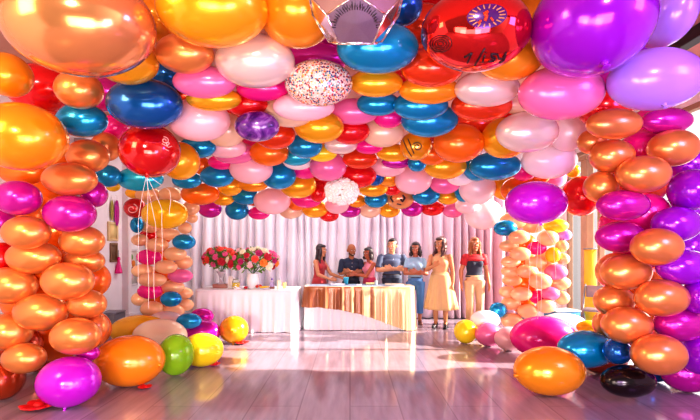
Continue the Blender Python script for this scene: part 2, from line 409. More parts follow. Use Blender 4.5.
# cx cy rx ry colour cluster flags   (listed front to back)
DATA = """
# --- left floor pile
69 382 34 26 purple LF f kd
130 361 37 26 tangerine LF f kr
176 355 19 21 clear LF f
202 350 22 17 yellow LF f
160 336 28 17 cream LF f
140 331 31 16 sun LF f
189 321 13 8 teal LF Y6.25
207 332 20 13 magenta LF f
202 316 12 8 magenta LF Y6.75
228 330 15 14 gold LF f kd
166 320 18 9 pearlw LF Y6.7
# --- right floor pile
549 371 37 25 amber RF f kl
586 349 30 19 teal RF Y4.4
543 337 34 21 hot RF f
490 335 14 12 rose RF f
505 338 15 12 pink RF f
468 332 12 12 yellow RF f
485 320 15 10 white RF Y6.6
589 327 13 7 yellow RF Y5.6
562 323 24 10 white RF Y6.5
# --- left front column
21 137 49 33 amber LC Y3.35
41 312 28 18 copper LC
24 358 23 15 copper LC
76 336 26 18 copper LC
68 281 27 18 copper LC
26 233 25 16 copper LC
70 214 27 18 magenta LC
18 198 25 17 magenta LC Y3.8
70 179 28 16 copper LC
88 156 22 16 copper LC
106 147 15 14 copper LC
94 194 14 13 magenta LC
8 332 26 18 copper LC
5 384 22 20 brown LC
82 241 23 15 copper LC
33 257 28 16 copper LC
84 261 21 12 copper LC
10 285 29 18 copper LC
87 304 20 14 copper LC
97 327 12 12 copper LC
88 353 12 8 magenta LC
22 172 24 13 orange LC
3 222 14 12 magenta LC
3 258 14 15 red LC
20 215 27 20 orange LC Y4.60 b
58 232 27 20 orange LC Y4.65 b
48 268 27 20 orange LC Y4.60 b
30 300 27 20 orange LC Y4.65 b
66 305 27 20 orange LC Y4.70 b
18 345 27 20 brown LC Y4.70 b
55 340 27 20 orange LC Y4.70 b
42 382 27 20 brown LC Y4.60 b
45 200 27 20 orange LC Y4.70 b
52 165 27 20 orange LC Y4.80 b
84 280 27 20 orange LC Y4.80 b
84 330 27 20 orange LC Y4.90 b
# --- right front column
658 354 29 20 copper RC
627 325 26 18 copper RC
662 298 28 18 copper RC
657 247 27 18 copper RC
643 174 28 18 copper RC
614 124 28 15 copper RC Y3.8
626 272 26 17 copper RC
623 205 27 15 magenta RC
621 237 26 15 magenta RC
612 156 23 16 copper RC
673 148 27 18 copper RC
667 121 26 13 magenta RC
676 224 26 17 violet RC
601 187 18 15 copper RC
592 142 15 12 copper RC
614 301 21 15 copper RC
617 271 22 18 copper RC Y4.5
606 324 14 13 copper RC Y4.5
692 190 26 20 violet RC
684 268 29 17 violet RC
696 298 17 16 violet RC
682 324 28 17 magenta RC
697 354 20 20 violet RC
685 387 28 20 magenta RC
628 381 28 16 dark RC
655 386 20 15 navy RC
617 351 15 13 navy RC
645 215 27 20 hot RC Y4.65 b
645 150 27 20 hot RC Y4.60 b
652 128 27 20 hot RC Y4.70 b
640 185 27 20 scarlet RC Y4.80 b
640 250 27 20 hot RC Y4.75 b
645 275 27 20 orange RC Y4.70 b
640 305 27 20 orange RC Y4.75 b
645 335 27 20 brown RC Y4.70 b
602 378 27 20 brown RC Y4.90 b
690 165 27 20 violet RC Y4.70 b
685 215 27 20 violet RC Y4.80 b
688 248 27 20 violet RC Y4.70 b
625 225 27 20 hot RC Y4.90 b
615 190 27 20 orange RC Y4.95 b
# --- front of the arch and the ceiling canopy
80 25 78 54 pearl C Y2.75
591 24 63 56 violet C Y2.75 kd
213 9 55 40 gold C Y2.9
356 6 46 40 foilsilver C Y2.95
476 32 54 41 redfoil C Y3.0
296 13 38 37 amber C Y3.1
655 80 49 31 lilac C Y3.0 kd
665 15 33 34 lilac C Y3.25
561 93 43 27 rose C Y3.2
185 54 29 20 copper C
256 61 39 27 pearlw C
127 62 32 23 gold C
8 75 27 22 amber C
79 90 25 19 copper C
82 120 26 17 teal C Y3.7
145 104 38 25 navy C Y3.5
150 151 31 26 redprint C Y3.9 kd ribL
378 48 40 26 teal C Y3.2
402 7 20 20 navy C Y3.4
317 84 33 23 confetti C
432 68 31 20 scarlet C
508 60 33 22 amber C Y3.5
487 88 32 18 pearlw C
205 83 31 16 rose C
303 106 30 14 pink C
199 120 31 21 pink C
257 126 22 15 marble C Y3.8
376 83 26 14 gold C
263 88 26 13 hot C
429 91 30 14 amber C
352 111 0 0 skip C
421 104 27 15 teal C
379 104 21 12 teal C
215 98 27 12 gold C
247 104 21 13 red C
292 113 25 15 nude C
225 130 20 17 nude C
429 120 28 17 teal C
482 105 30 16 scarlet C
527 132 31 20 pearlw C Y3.9
319 125 24 16 gold C
353 114 24 13 rose C
388 117 15 11 hot C
351 130 19 13 red C
382 132 21 15 nude C
416 146 16 14 goldprint C
459 143 25 19 orange C
505 138 24 20 gold C
518 104 19 10 nude C
275 135 20 14 scarlet C
269 153 18 12 orange C
305 146 17 12 teal C
232 101 0 0 skip C
180 161 19 17 gold C Y4.3
198 147 18 11 teal C
226 148 20 10 pink C
234 153 20 10 rose C
251 169 20 13 pink C Y4.9
495 166 24 13 teal C
445 166 20 12 gold C
536 203 31 21 purple C Y4.7 kd ribR
413 180 17 13 pink C kd
394 153 16 8 gold C
341 145 16 9 pearlw C
296 157 14 8 cyan C
322 153 14 8 yellow C
328 167 17 13 rose C
360 159 16 9 scarlet C
342 191 20 13 pompom C Y5.35
358 176 17 11 red C Y5.5
279 176 16 12 teal C Y5.5
217 176 16 10 teal C Y5.5
298 185 17 12 gold C
272 201 17 12 pink C Y6.6
369 146 14 8 hot C
432 154 14 10 orange C
478 168 14 12 teal C
417 163 9 8 teal C
397 162 14 6 magenta C
388 167 16 9 pink C
298 161 14 8 white C
305 168 14 10 hot C
375 176 9 9 navy C
389 177 12 9 amber C
202 166 9 8 orange C
222 162 13 7 hot C
200 194 18 10 orange C Y6.2
187 180 14 8 teal C
246 196 13 8 teal C
230 186 12 9 gold C
253 184 14 7 amber C
223 198 11 7 gold C
237 210 11 9 teal C
210 209 11 8 magenta C
259 213 10 6 hot C
307 199 14 8 hot C
318 192 8 9 red C
291 211 11 7 nude C
315 209 12 8 gold C
297 203 9 7 orange C
337 205 11 8 pink C
329 215 9 6 red C
350 211 10 6 magenta C
357 201 9 6 amber C
373 188 14 8 gold C
376 199 11 8 teal C
370 210 10 7 nude C
400 198 13 10 nudeprint C
389 210 10 7 gold C
392 188 9 7 red C
412 209 10 7 magenta C
432 208 11 7 red C
426 195 13 9 teal C
445 184 14 9 rose C
448 197 10 7 gold C
453 210 10 7 rose C
460 178 12 7 white C
477 188 17 15 blush C
464 191 9 10 teal C
467 205 11 8 blush C
483 214 18 14 white C
507 187 15 12 gold C
549 160 26 17 white C Y5.0
568 132 20 19 blush C Y4.6
524 171 12 9 hot C
541 178 8 5 orange C
573 171 7 6 yellow C
582 196 19 18 red C Y5.0
108 176 13 10 teal C Y5.4
140 179 22 11 cyan C Y5.6
113 186 7 5 yellow C
40 88 36 24 red C Y4.1
165 76 22 16 navy C Y4.3
310 60 36 18 magenta C Y4.2
423 28 26 24 scarlet C Y4.0
605 108 28 20 red C Y4.2
115 127 14 12 hot C Y4.4
470 126 26 16 scarlet C Y4.6
158 20 26 24 amber C Y3.60 b
110 95 24 17 magenta C Y4.40 b
60 110 26 18 scarlet C Y4.50 b
140 60 24 18 orange C Y4.60 b
185 100 26 17 scarlet C Y4.60 b
340 35 30 22 magenta C Y4.20 b
440 20 36 28 red C Y4.20 b
535 20 30 34 amber C Y4.10 b
510 110 26 17 red C Y4.70 b
600 70 34 24 magenta C Y4.20 b
640 40 30 24 violet C Y4.20 b
235 110 28 18 red C Y4.60 b
410 75 28 18 red C Y4.60 b
450 130 24 16 red C Y5.00 b
340 140 22 15 scarlet C Y5.40 b
260 150 22 14 hot C Y5.40 b
320 178 18 12 red C Y6.30 b
255 196 14 9 orange C Y7.20 b
520 190 18 12 orange C Y5.90 b
545 178 20 12 rose C Y5.90 b
# --- rear left column
165 214 24 15 sun LR Y6.2
135 208 12 10 redprint2 LR Y6.4
170 195 12 8 peach LR
137 225 6 8 teal LR
184 242 12 8 teal LR Y6.6
157 245 12 7 peach LR
175 254 12 7 peach LR
149 257 13 8 hot LR
166 267 12 7 peach LR
180 276 13 7 rose LR
152 280 15 7 peach LR
171 299 11 8 teal LR Y6.6
150 291 13 8 hot LR
168 234 12 6 peach LR
152 309 12 8 peach LR
173 312 12 8 peach LR
150 226 11 7 peach LR
173 287 12 7 peach LR
143 271 12 7 peach LR
140 240 9 6 peach LR
140 299 9 7 peach LR
184 262 9 7 peach LR
184 293 9 6 peach LR
186 305 8 6 peach LR
185 228 7 6 peach LR
191 208 9 7 peach LR
192 218 6 5 peach LR
148 195 13 8 peach LR
137 193 12 6 gold LR
148 235 9 5 red LR
160 256 12 10 orange LR Y7.3 b
160 275 13 10 orange LR Y7.3 b
160 300 13 10 orange LR Y7.3 b
160 235 13 10 orange LR Y7.3 b
# --- rear right column
521 294 11 7 peach RR
528 311 11 7 peach RR
540 281 12 8 peach RR
528 271 11 7 peach RR
520 254 11 7 peach RR
519 237 11 7 peach RR
506 228 12 8 teal RR kr
498 310 9 8 teal RR kr
512 321 11 8 peach RR
546 306 10 7 peach RR
535 263 11 6 peach RR
553 255 8 8 yellow RR
556 272 12 8 rose RR
550 294 10 7 rose RR
538 297 9 7 hot RR
548 238 11 8 peach RR
556 226 13 7 yellow RR
537 248 10 7 hot RR
513 221 14 9 peach RR
564 235 8 6 lilac RR
509 246 10 6 peach RR
511 262 10 6 peach RR
510 271 9 6 peach RR
512 280 10 6 peach RR
507 292 8 6 peach RR
511 303 10 7 peach RR
562 298 8 7 peach RR
560 283 11 7 peach RR
562 246 7 6 peach RR
563 259 7 6 peach RR
533 225 12 8 peach RR
525 263 13 11 orange RR Y7.2 b
525 284 13 11 orange RR Y7.2 b
522 302 13 11 orange RR Y7.2 b
525 245 13 11 orange RR Y7.2 b
545 262 12 11 peach RR Y7.2 b
"""
CLN = {'LF': 'floor pile on the left', 'RF': 'floor pile on the right', 'LC': 'left front column', 'RC': 'right front column',
       'C': 'ceiling canopy', 'LR': 'rear left column', 'RR': 'rear right column'}
GRP = {'LF': 'balloons lying on the floor at left', 'RF': 'balloons lying on the floor at right', 'LC': 'balloons of the left front column',
       'RC': 'balloons of the right front column', 'C': 'balloons of the ceiling canopy', 'LR': 'balloons of the rear left column', 'RR': 'balloons of the rear right column'}
SPECIAL = {
 'redfoil': ('red foil', 'large red foil balloon with a purple medallion, spiral and dark script in ceiling canopy'),
 'redprint': ('red printed', 'glossy red balloon with a white squiggle print and knot hanging under deep blue balloon'),
 'redprint2': ('red printed', 'small red printed balloon left of the sunny yellow balloon topping rear left column'),
 'goldprint': ('golden printed', 'golden balloon printed with dark brush strokes under the teal blue canopy balloons'),
 'nudeprint': ('golden beige printed', 'small golden beige balloon printed with dark marks at the back canopy edge'),
 'confetti': ('confetti', 'clear balloon speckled all over with colourful confetti in the ceiling canopy'),
 'marble': ('marbled purple', 'marbled purple and lilac balloon in the ceiling canopy'),
 'foilsilver': ('silver foil', ''), 'pompom': ('white paper flower', ''),
 'clear': ('clear green', 'clear green balloon lying on floor between the orange and bright yellow ones'),
}
INT = [(-40, 2.8), (0, 2.9), (45, 3.1), (80, 3.45), (110, 3.75), (130, 4.1), (150, 4.8), (165, 5.3), (180, 5.9), (195, 6.6), (210, 7.3), (240, 7.4)]
def ydef(cl, cy):
    if cl in ('LC', 'RC'): return 4.05
    if cl in ('LR', 'RR'): return 6.9
    for (a, ya), (b, yb) in zip(INT, INT[1:]):
        if a <= cy <= b: return ya + (yb - ya) * (cy - a) / (b - a)
    return 3.0
B = []
for ln in DATA.strip().splitlines():
    if ln.startswith('#') or not ln.strip(): continue
    t = ln.split()
    if t[4] == 'skip': continue
    d = dict(cx=float(t[0]), cy=float(t[1]), rx=float(t[2]), ry=float(t[3]), col=t[4], cl=t[5], floor=False, Y=None, knot=None, rib=None, back=False)
    for x in t[6:]:
        if x == 'f': d['floor'] = True
        elif x == 'b': d['back'] = True
        elif x[0] == 'Y': d['Y'] = float(x[1:])
        elif x[0] == 'k': d['knot'] = x[1]
        elif x.startswith('rib'): d['rib'] = x[3]
    if d['cl'] in ('C', 'LC', 'RC') and d['cy'] < 400: d['rx'] *= 1.035; d['ry'] *= 1.04
    if d['cl'] == 'C' and d['cy'] > 150 and d['rx'] < 30: d['rx'] *= 1.06; d['ry'] *= 1.08
    tx = (d['cx'] - 350) / F; ty = (HZ - d['cy']) / F
    rx, ry = d['rx'], d['ry']
    b = min(rx, ry) * 0.95
    c = math.sqrt(max(ry * ry - (b * ty) ** 2, (0.75 * ry) ** 2))
    a = math.sqrt(max(rx * rx - (b * tx) ** 2, (0.8 * c) ** 2))
    d['s'] = np.array([a, b, c]) / F           # semi axes per metre of depth
    d['tx'], d['ty'] = tx, ty
    if d['floor']:
        d['Y'] = EYE / (d['s'][2] - ty)
    elif d['Y'] is None:
        d['Y'] = ydef(d['cl'], d['cy'])
    B.append(d)
n = len(B)
RAY = np.array([[d['tx'], 1.0, d['ty']] for d in B])
S1 = np.array([d['s'] for d in B])
Yv = np.array([d['Y'] for d in B]); Y0 = Yv.copy()
FL = np.array([d['floor'] for d in B])
OFF = np.zeros((n, 3))
YMAX = np.array([8.15 if d['cl'] in ('C',) else 9.0 for d in B])
EYEV = np.array([0, 0, EYE])
order = np.arange(n)
IU, JU = np.triu_indices(n, 1)                 # i is in front of j
for it in range(700):
    P = RAY * Yv[:, None] + EYEV + OFF
    S = S1 * Yv[:, None]
    D = (P[JU] - P[IU]) / (S[IU] + S[JU])
    dist = np.sqrt((D ** 2).sum(1))
    bad = np.where(dist < 0.945)[0]
    if not len(bad): break
    mY = np.zeros(n); mO = np.zeros((n, 3))
    for k in bad:
        i, j = IU[k], JU[k]
        pen = 0.95 - dist[k]
        both = FL[i] and FL[j]
        step = 0.2 * pen * (S[i, 1] + S[j, 1])
        if both:
            v = P[j] - P[i]; v[2] = 0
            v /= max(1e-6, np.linalg.norm(v))
            mO[i] -= v * step; mO[j] += v * step
            continue
        wi = 0.0 if FL[i] else 1.0; wj = 0.0 if FL[j] else 1.0
        mY[i] -= step * wi; mY[j] += step * wj
        v = P[j] - P[i]; v[1] = 0
        nv = np.linalg.norm(v)
        if nv > 1e-6:
            v /= nv
            mO[i] -= v * step * 0.12 * wi; mO[j] += v * step * 0.12 * wj
    Yv = np.clip(Yv + np.clip(mY, -0.05, 0.05), 2.2, YMAX)
    OFF += np.clip(mO, -0.01, 0.01)
    if it < 350: OFF *= 0.995
    # stay above the floor
    P = RAY * Yv[:, None] + EYEV + OFF; S = S1 * Yv[:, None]
    low = S[:, 2] + 0.004 - P[:, 2]
    OFF[:, 2] += np.where(low > 0, low, 0.0)
print('balloon solver', it, 'left', len(bad), 'depth move', float(np.abs(Yv - Y0).max()))
P = RAY * Yv[:, None] + EYEV + OFF
S = S1 * Yv[:, None]
for i, d in enumerate(B):
    d['p'] = Vector(P[i]); d['r'] = S[i]
    d['bx'] = 350 + F * P[i, 0] / P[i, 1]; d['by'] = HZ - F * (P[i, 2] - EYE) / P[i, 1]

# ---- labels: colour, cluster, then the colours of the neighbours that single it out
def word(d): return SPECIAL[d['col']][0] if d['col'] in SPECIAL else BC[d['col']][0]
DIRS = {'left': (-1, 0), 'right': (1, 0), 'above': (0, -1), 'below': (0, 1)}
for i, d in enumerate(B):
    nb = {}
    for nm, (ux, uy) in DIRS.items():
        best = None
        for j, e in enumerate(B):
            if j == i or e['back']: continue
            dx, dy = e['bx'] - d['bx'], (e['by'] - d['by']) * 1.3
            L = math.hypot(dx, dy)
            if L < 3 or (dx * ux + dy * uy) / L < 0.72: continue
            if L > 1.3 * (max(d['rx'], d['ry'] * 1.3) + max(e['rx'], e['ry'] * 1.3)): continue
            if best is None or L < best[0]: best = (L, word(e))
        nb[nm] = best[1] if best else None
    d['nb'] = nb
from itertools import combinations
PH = {'left': 'on its left', 'right': 'on its right', 'above': 'above it', 'below': 'below it'}
def make_label(i):
    d = B[i]
    if d['col'] in SPECIAL: return SPECIAL[d['col']][1]
    same = [e for e in B if e is not d and word(e) == word(d) and e['cl'] == d['cl'] and e['back'] == d['back']]
    base = '%s balloon in the %s' % (word(d), CLN[d['cl']])
    if d['back']: base = 'half hidden %s balloon behind the %s' % (word(d), CLN[d['cl']])
    if not same: return 'only ' + base
    keys = [k for k in DIRS if d['nb'][k]]
    for m in (1, 2, 3, 4):
        for cb in combinations(keys, m):
            if all(any(e['nb'][k] != d['nb'][k] for k in cb) for e in same):
                if m == 1: lab = '%s, %s one %s' % (base, d['nb'][cb[0]], PH[cb[0]])
                else: lab = '%s, ' % base + ', '.join('%s %s' % (d['nb'][k], k) for k in cb)
                if len(lab.split()) <= 16: return lab
    big = sorted([d] + same, key=lambda e: -e['rx'] * e['ry'])
    if big[0] is d and big[0]['rx'] * big[0]['ry'] > 1.15 * big[1]['rx'] * big[1]['ry']: return 'largest ' + base
    axis = 'cx' if d['cl'] in ('C', 'LF', 'RF') else 'cy'
    srt = sorted([d] + same, key=lambda e: e[axis]); k = [x is d for x in srt].index(True)
    ORD = ['first', 'second', 'third', 'fourth', 'fifth', 'sixth', 'seventh', 'eighth', 'ninth', 'tenth', 'eleventh', 'twelfth', 'thirteenth', 'fourteenth', 'fifteenth', 'sixteenth', 'seventeenth', 'eighteenth', 'nineteenth', 'twentieth']
    fromw = 'from the left' if axis == 'cx' else 'from the top'
    if k >= len(srt) / 2:
        k = len(srt) - 1 - k; fromw = 'from the right' if axis == 'cx' else 'from the bottom'
    return '%s %s, counted %s' % (ORD[k], base, fromw)
for i in range(n): B[i]['label'] = make_label(i)

# ---- materials
BM = {}
for k, (w, c, ro, me_, co) in BC.items():
    BM[k] = pmat('latex_' + k, c, ro, me_, co * .55)
BM['redfoil'] = pmat('red_foil', '#ee1a10', .08, .85, .8)
BM['redprint'] = pmat('red_print_latex', '#d40610', .12, .4, .8)
BM['redprint2'] = BM['redprint']
BM['goldprint'] = pmat('gold_print_latex', '#f8a814', .18, .4, .7)
BM['nudeprint'] = pmat('golden_beige_latex', '#eaa060', .22, .3, .6)
def confetti_mat():
    m = pmat('confetti_latex', '#f2cdbd', .15, 0, .8)
    nt = m.node_tree; b = nt.nodes['Principled BSDF']
    tc = nt.nodes.new('ShaderNodeTexCoord')
    def cellcol(scale, thr, base):
        v = nt.nodes.new('ShaderNodeTexVoronoi'); v.inputs['Scale'].default_value = scale
        nt.links.new(tc.outputs['Object'], v.inputs['Vector'])
        lt = nt.nodes.new('ShaderNodeMath'); lt.operation = 'LESS_THAN'; lt.inputs[1].default_value = thr
        nt.links.new(v.outputs['Distance'], lt.inputs[0])
        cr = nt.nodes.new('ShaderNodeValToRGB'); cr.color_ramp.interpolation = 'CONSTANT'
        cs = ['#c02848', '#208890', '#f0b050', '#7a2040', '#fff4ee', '#d86040', '#404a80', '#f6e0d8']
        el = cr.color_ramp.elements
        while len(el) < len(cs): el.new(0.5)
        for i, c in enumerate(cs):
            el[i].position = i / len(cs); el[i].color = srgb(c)
        sp = nt.nodes.new('ShaderNodeSeparateColor'); nt.links.new(v.outputs['Color'], sp.inputs[0])
        nt.links.new(sp.outputs[0], cr.inputs[0])
        mx = nt.nodes.new('ShaderNodeMix'); mx.data_type = 'RGBA'
        nt.links.new(lt.outputs[0], mx.inputs[0]); nt.links.new(cr.outputs[0], mx.inputs[7])
        if isinstance(base, tuple): mx.inputs[6].default_value = base
        else: nt.links.new(base, mx.inputs[6])
        return mx.outputs[2]
    c1 = cellcol(62, 0.5, srgb('#f0cabb')); c2 = cellcol(44, 0.36, c1)
    nt.links.new(c2, b.inputs['Base Color'])
    return m
BM['confetti'] = confetti_mat()
def marble_mat():
    m = pmat('marbled_latex', '#6a1890', .18, 0, .8)
    nt = m.node_tree; b = nt.nodes['Principled BSDF']
    tc = nt.nodes.new('ShaderNodeTexCoord'); no = nt.nodes.new('ShaderNodeTexNoise')
    no.inputs['Scale'].default_value = 6; no.inputs['Detail'].default_value = 5; no.inputs['Distortion'].default_value = 1.6
    cr = nt.nodes.new('ShaderNodeValToRGB')
    el = cr.color_ramp.elements
    el[0].position = .38; el[0].color = srgb('#3a0a64'); el[1].position = .66; el[1].color = srgb('#b884cc')
    e = el.new(.52); e.color = srgb('#7a3098')
    nt.links.new(tc.outputs['Object'], no.inputs['Vector']); nt.links.new(no.outputs['Fac'], cr.inputs[0]); nt.links.new(cr.outputs[0], b.inputs['Base Color'])
    return m
BM['marble'] = marble_mat()
BM['clear'] = pmat('clear_green_latex', '#a2e024', .08, 0, 1.0, trans=.4, alpha=.92)
BM['clear'].node_tree.nodes['Principled BSDF'].inputs['IOR'].default_value = 1.03
M_RIB = pmat('ribbon_white', '#fff4f0', .4)
M_INK = pmat('print_ink', '#2a0618', .4)
M_WINK = pmat('print_ink_white', '#ffd0c8', .4)
M_MED = pmat('print_medallion', '#5a1470', .25, .3, .5)
M_MEDL = pmat('print_medallion_rays', '#e8a060', .3, .3)
M_MEDR = pmat('print_medallion_centre', '#f04818', .3, .3)

KD = {'d': Vector((0.05, -0.35, -1)), 'l': Vector((-1, -.2, -.15)), 'r': Vector((1, -.3, -.1)), None: None}
def balloon_mesh(name, r, axis, nub, seg=40, rings=22):
    """teardrop of revolution about axis in unit space, stretched to the semi axes r; nub adds the tied neck"""
    axis = axis.normalized(); q = Vector((0, 0, 1)).rotation_difference(axis)
    bm = bmesh.new(); rr = []
    prof = []
    for k in range(rings + 1):
        th = math.pi * k / rings
        z = -math.cos(th); rad = math.sin(th)
        if z > 0.55: rad *= 1 - 0.10 * ((z - .55) / .45) ** 1.5
        prof.append((max(rad, 0.0), z))
    if nub:
        prof = prof[:-1] + [(0.07, 1.03), (0.035, 1.07), (0.05, 1.10), (0.0, 1.10)]
    for (rad, z) in prof:
        if rad < 1e-6:
            v = q @ Vector((0, 0, z)); rr.append([bm.verts.new((v.x * r[0], v.y * r[1], v.z * r[2]))])
        else:
            ring = []
            for s in range(seg):
                t = 2 * math.pi * s / seg
                v = q @ Vector((rad * math.cos(t), rad * math.sin(t), z))
                ring.append(bm.verts.new((v.x * r[0], v.y * r[1], v.z * r[2])))
            rr.append(ring)
    for A, C in zip(rr, rr[1:]):
        if len(A) == 1:
            for s in range(seg): bm.faces.new((A[0], C[(s + 1) % seg], C[s]))
        elif len(C) == 1:
            for s in range(seg): bm.faces.new((A[s], A[(s + 1) % seg], C[0]))
        else:
            for s in range(seg): bm.faces.new((A[s], A[(s + 1) % seg], C[(s + 1) % seg], C[s]))
    return bm
def surf(d, u, v, k=1.006):
    """point on the balloon's camera side; u right, v up, both in -1..1 of the semi axes"""
    t = (Vector((0, 0, EYE)) - d['p']).normalized()
    # unit-space basis facing the viewer
    w = Vector((t.x, t.y, t.z)).normalized()
    rt = Vector((0, 0, 1)).cross(w).normalized(); up = w.cross(rt)
    h = math.sqrt(max(0.0, 1 - u * u - v * v))
    q = (rt * u + up * v + w * h) * k
    return Vector((q.x * d['r'][0], q.y * d['r'][1], q.z * d['r'][2]))
def stroke(bm, d, pts, w, sub=4):
    P_ = []
    for (a, b_) in zip(pts, pts[1:]):
        for s in range(sub):
            f = s / sub; P_.append(surf(d, a[0] + (b_[0] - a[0]) * f, a[1] + (b_[1] - a[1]) * f))
    P_.append(surf(d, *pts[-1]))
    tube(bm, P_, w, 5)
def spiral(cx, cy, r0, r1, turns, nn=60, sq=1.0):
    return [(cx + (r0 + (r1 - r0) * k / nn) * math.cos(k / nn * turns * 2 * math.pi), cy + sq * (r0 + (r1 - r0) * k / nn) * math.sin(k / nn * turns * 2 * math.pi)) for k in range(nn + 1)]
OBST = {}
for i, d in enumerate(B):
    r = d['r']
    if d['col'] in ('foilsilver', 'pompom'):
        OBST[d['col']] = d; continue
    away = (d['p'] - Vector((0, 0, EYE))).normalized()
    ax = KD[d['knot']] or (away + Vector((random.uniform(-.3, .3), 0, random.uniform(0, .3))))
    nm = {'redfoil': 'foil_balloon', 'confetti': 'confetti_balloon', 'marble': 'marbled_balloon'}.get(d['col'], 'balloon')
    bm = balloon_mesh(nm, r, ax, d['knot'] is None)
    o = obj(nm, bm, BM[d['col']])
    o.location = d['p']
    tag(o, d['label'], 'balloon', GRP[d['cl']])
    d['o'] = o
    if d['knot']:
        a = ax.normalized(); e = Vector((a.x * r[0], a.y * r[1], a.z * r[2])); dn = e.normalized()
        R = min(r); kb = bmesh.new()
        prof = [(0.015, -.01), (.11, -.012), (.05, .05), (.045, .08), (.085, .12), (.08, .135), (.012, .125)]
        lathe(kb, [(x * R, z * R) for x, z in prof], 14)
        bmesh.ops.transform(kb, matrix=Matrix.Translation(e * 0.985) @ Vector((0, 0, 1)).rotation_difference(dn).to_matrix().to_4x4(), verts=kb.verts[:])
        obj('knot', kb, BM[d['col']], o)
    if d['rib']:
        ends = {'L': [(-.10, -.98), (.02, -1.02), (.11, -.95), (.2, -.85), (.3, -.9)], 'R': [(-.12, -.75), (-.02, -.98), (.03, -1.0), (.2, -.85)]}[d['rib']]
        bot = {'L': [288, 308, 300, 262, 215], 'R': [300, 318, 316, 278]}[d['rib']]
        for (dx, _), by in zip(ends, bot):
            rb = bmesh.new()
            top = Vector((0, -.3 * r[1], -r[2] * 0.93))
            zz = (EYE - (by - HZ) / F * d['p'].y) - d['p'].z
            pts = []
            for k in range(25):
                f = k / 24
                pts.append(top + Vector((dx * r[0] * 2.6 * min(1, f * 2.5) + 0.006 * math.sin(f * 9 + dx * 30), 0.01 * math.sin(f * 7 + dx * 50), (zz - top.z) * f)))
            tube(rb, pts, 0.0018, 5)
            obj('ribbon', rb, M_RIB, o)
    if d['col'] == 'redfoil':
        R = r[0]
        mb = bmesh.new()     # purple medallion, a disc conforming to the surface
        cu, cv, ra = .25, .27, .32
        c0 = mb.verts.new(surf(d, cu, cv, 1.008)); prev = None
        for q in range(1, 7):
            ring = [mb.verts.new(surf(d, cu + ra * q / 6 * math.cos(t * math.pi / 16), cv + .82 * ra * q / 6 * math.sin(t * math.pi / 16), 1.008)) for t in range(32)]
            for t in range(32):
                if prev is None: mb.faces.new((c0, ring[t], ring[(t + 1) % 32]))
                else: mb.faces.new((prev[t], ring[t], ring[(t + 1) % 32], prev[(t + 1) % 32]))
            prev = ring
        med = obj('medallion', mb, M_MED, o); med['label'] = 'purple sunburst medallion'
        rb = bmesh.new()
        for t in range(18):
            a = t * 2 * math.pi / 18
            stroke(rb, d, [(cu + ra * .62 * math.cos(a), cv + .82 * ra * .62 * math.sin(a)), (cu + ra * .93 * math.cos(a), cv + .82 * ra * .93 * math.sin(a))], R * .011)
        obj('sun_ray', rb, M_MEDL, med)
        rb = bmesh.new()
        stroke(rb, d, [(cu - .03, cv - .1), (cu + .0, cv), (cu - .04, cv + .06), (cu + .02, cv + .09)], R * .03)
        stroke(rb, d, [(cu + .1, cv - .12), (cu + .06, cv - .04)], R * .02)
        stroke(rb, d, [(cu - .14, cv - .14), (cu - .09, cv - .08)], R * .02)
        obj('flame_mark', rb, M_MEDR, med)
        sb = bmesh.new()
        for k, rad in enumerate((.06, .11, .16, .21)):
            stroke(sb, d, [(-.56 + rad * math.cos(t * math.pi / 12), -.22 + .9 * rad * math.sin(t * math.pi / 12)) for t in range(25)], R * .008, 1)
        obj('ring_print', sb, M_INK, o)
        tb = bmesh.new()
        for st in ([(-.12, -.72), (-.02, -.50)], [(-.16, -.58), (-.02, -.50)], [(.0, -.80), (.20, -.42)],
                   [(.14, -.74), (.19, -.58)], [(.205, -.52), (.21, -.51)],
                   [(.38, -.58), (.30, -.56), (.30, -.64), (.36, -.68), (.32, -.75), (.25, -.74)],
                   [(.40, -.58), (.42, -.70), (.48, -.70), (.54, -.56), (.50, -.74), (.42, -.80)]):
            stroke(tb, d, st, R * .019)
        obj('script_print', tb, M_INK, o)['label'] = 'dark handwritten script'
    if d['col'] == 'redprint':
        tb = bmesh.new()
        stroke(tb, d, spiral(.40, .42, .03, .13, 1.3, 24), r[0] * .012, 1)
        stroke(tb, d, [(.30, .30), (.44, .22), (.55, .34), (.42, .36), (.5, .18), (.62, .24)], r[0] * .012)
        stroke(tb, d, [(.38, .12), (.52, .06)], r[0] * .012)
        obj('squiggle_print', tb, M_WINK, o)['label'] = 'white squiggle print'
    if d['col'] == 'redprint2':
        tb = bmesh.new()
        stroke(tb, d, spiral(-.3, -.1, .1, .5, 1.2, 24), r[0] * .05, 1)
        obj('swirl_print', tb, M_WINK, o)
    if d['col'] == 'goldprint':
        tb = bmesh.new()
        stroke(tb, d, [(-.75, .45), (-.5, -.2), (-.25, -.7)], r[0] * .035)
        stroke(tb, d, [(-.45, .5), (-.3, .1), (-.1, -.5)], r[0] * .035)
        stroke(tb, d, spiral(.1, -.05, .08, .3, 1.4, 24), r[0] * .03, 1)
        obj('brush_print', tb, M_INK, o)
    if d['col'] == 'nudeprint':
        tb = bmesh.new()
        stroke(tb, d, [(-.5, .3), (-.62, 0), (-.45, -.35)], r[0] * .06)
        stroke(tb, d, [(.2, .25), (.35, .0), (.2, -.3), (.05, -.1)], r[0] * .08)
        stroke(tb, d, [(-.2, -.5), (.1, -.58)], r[0] * .05)
        obj('face_mark_print', tb, M_INK, o)
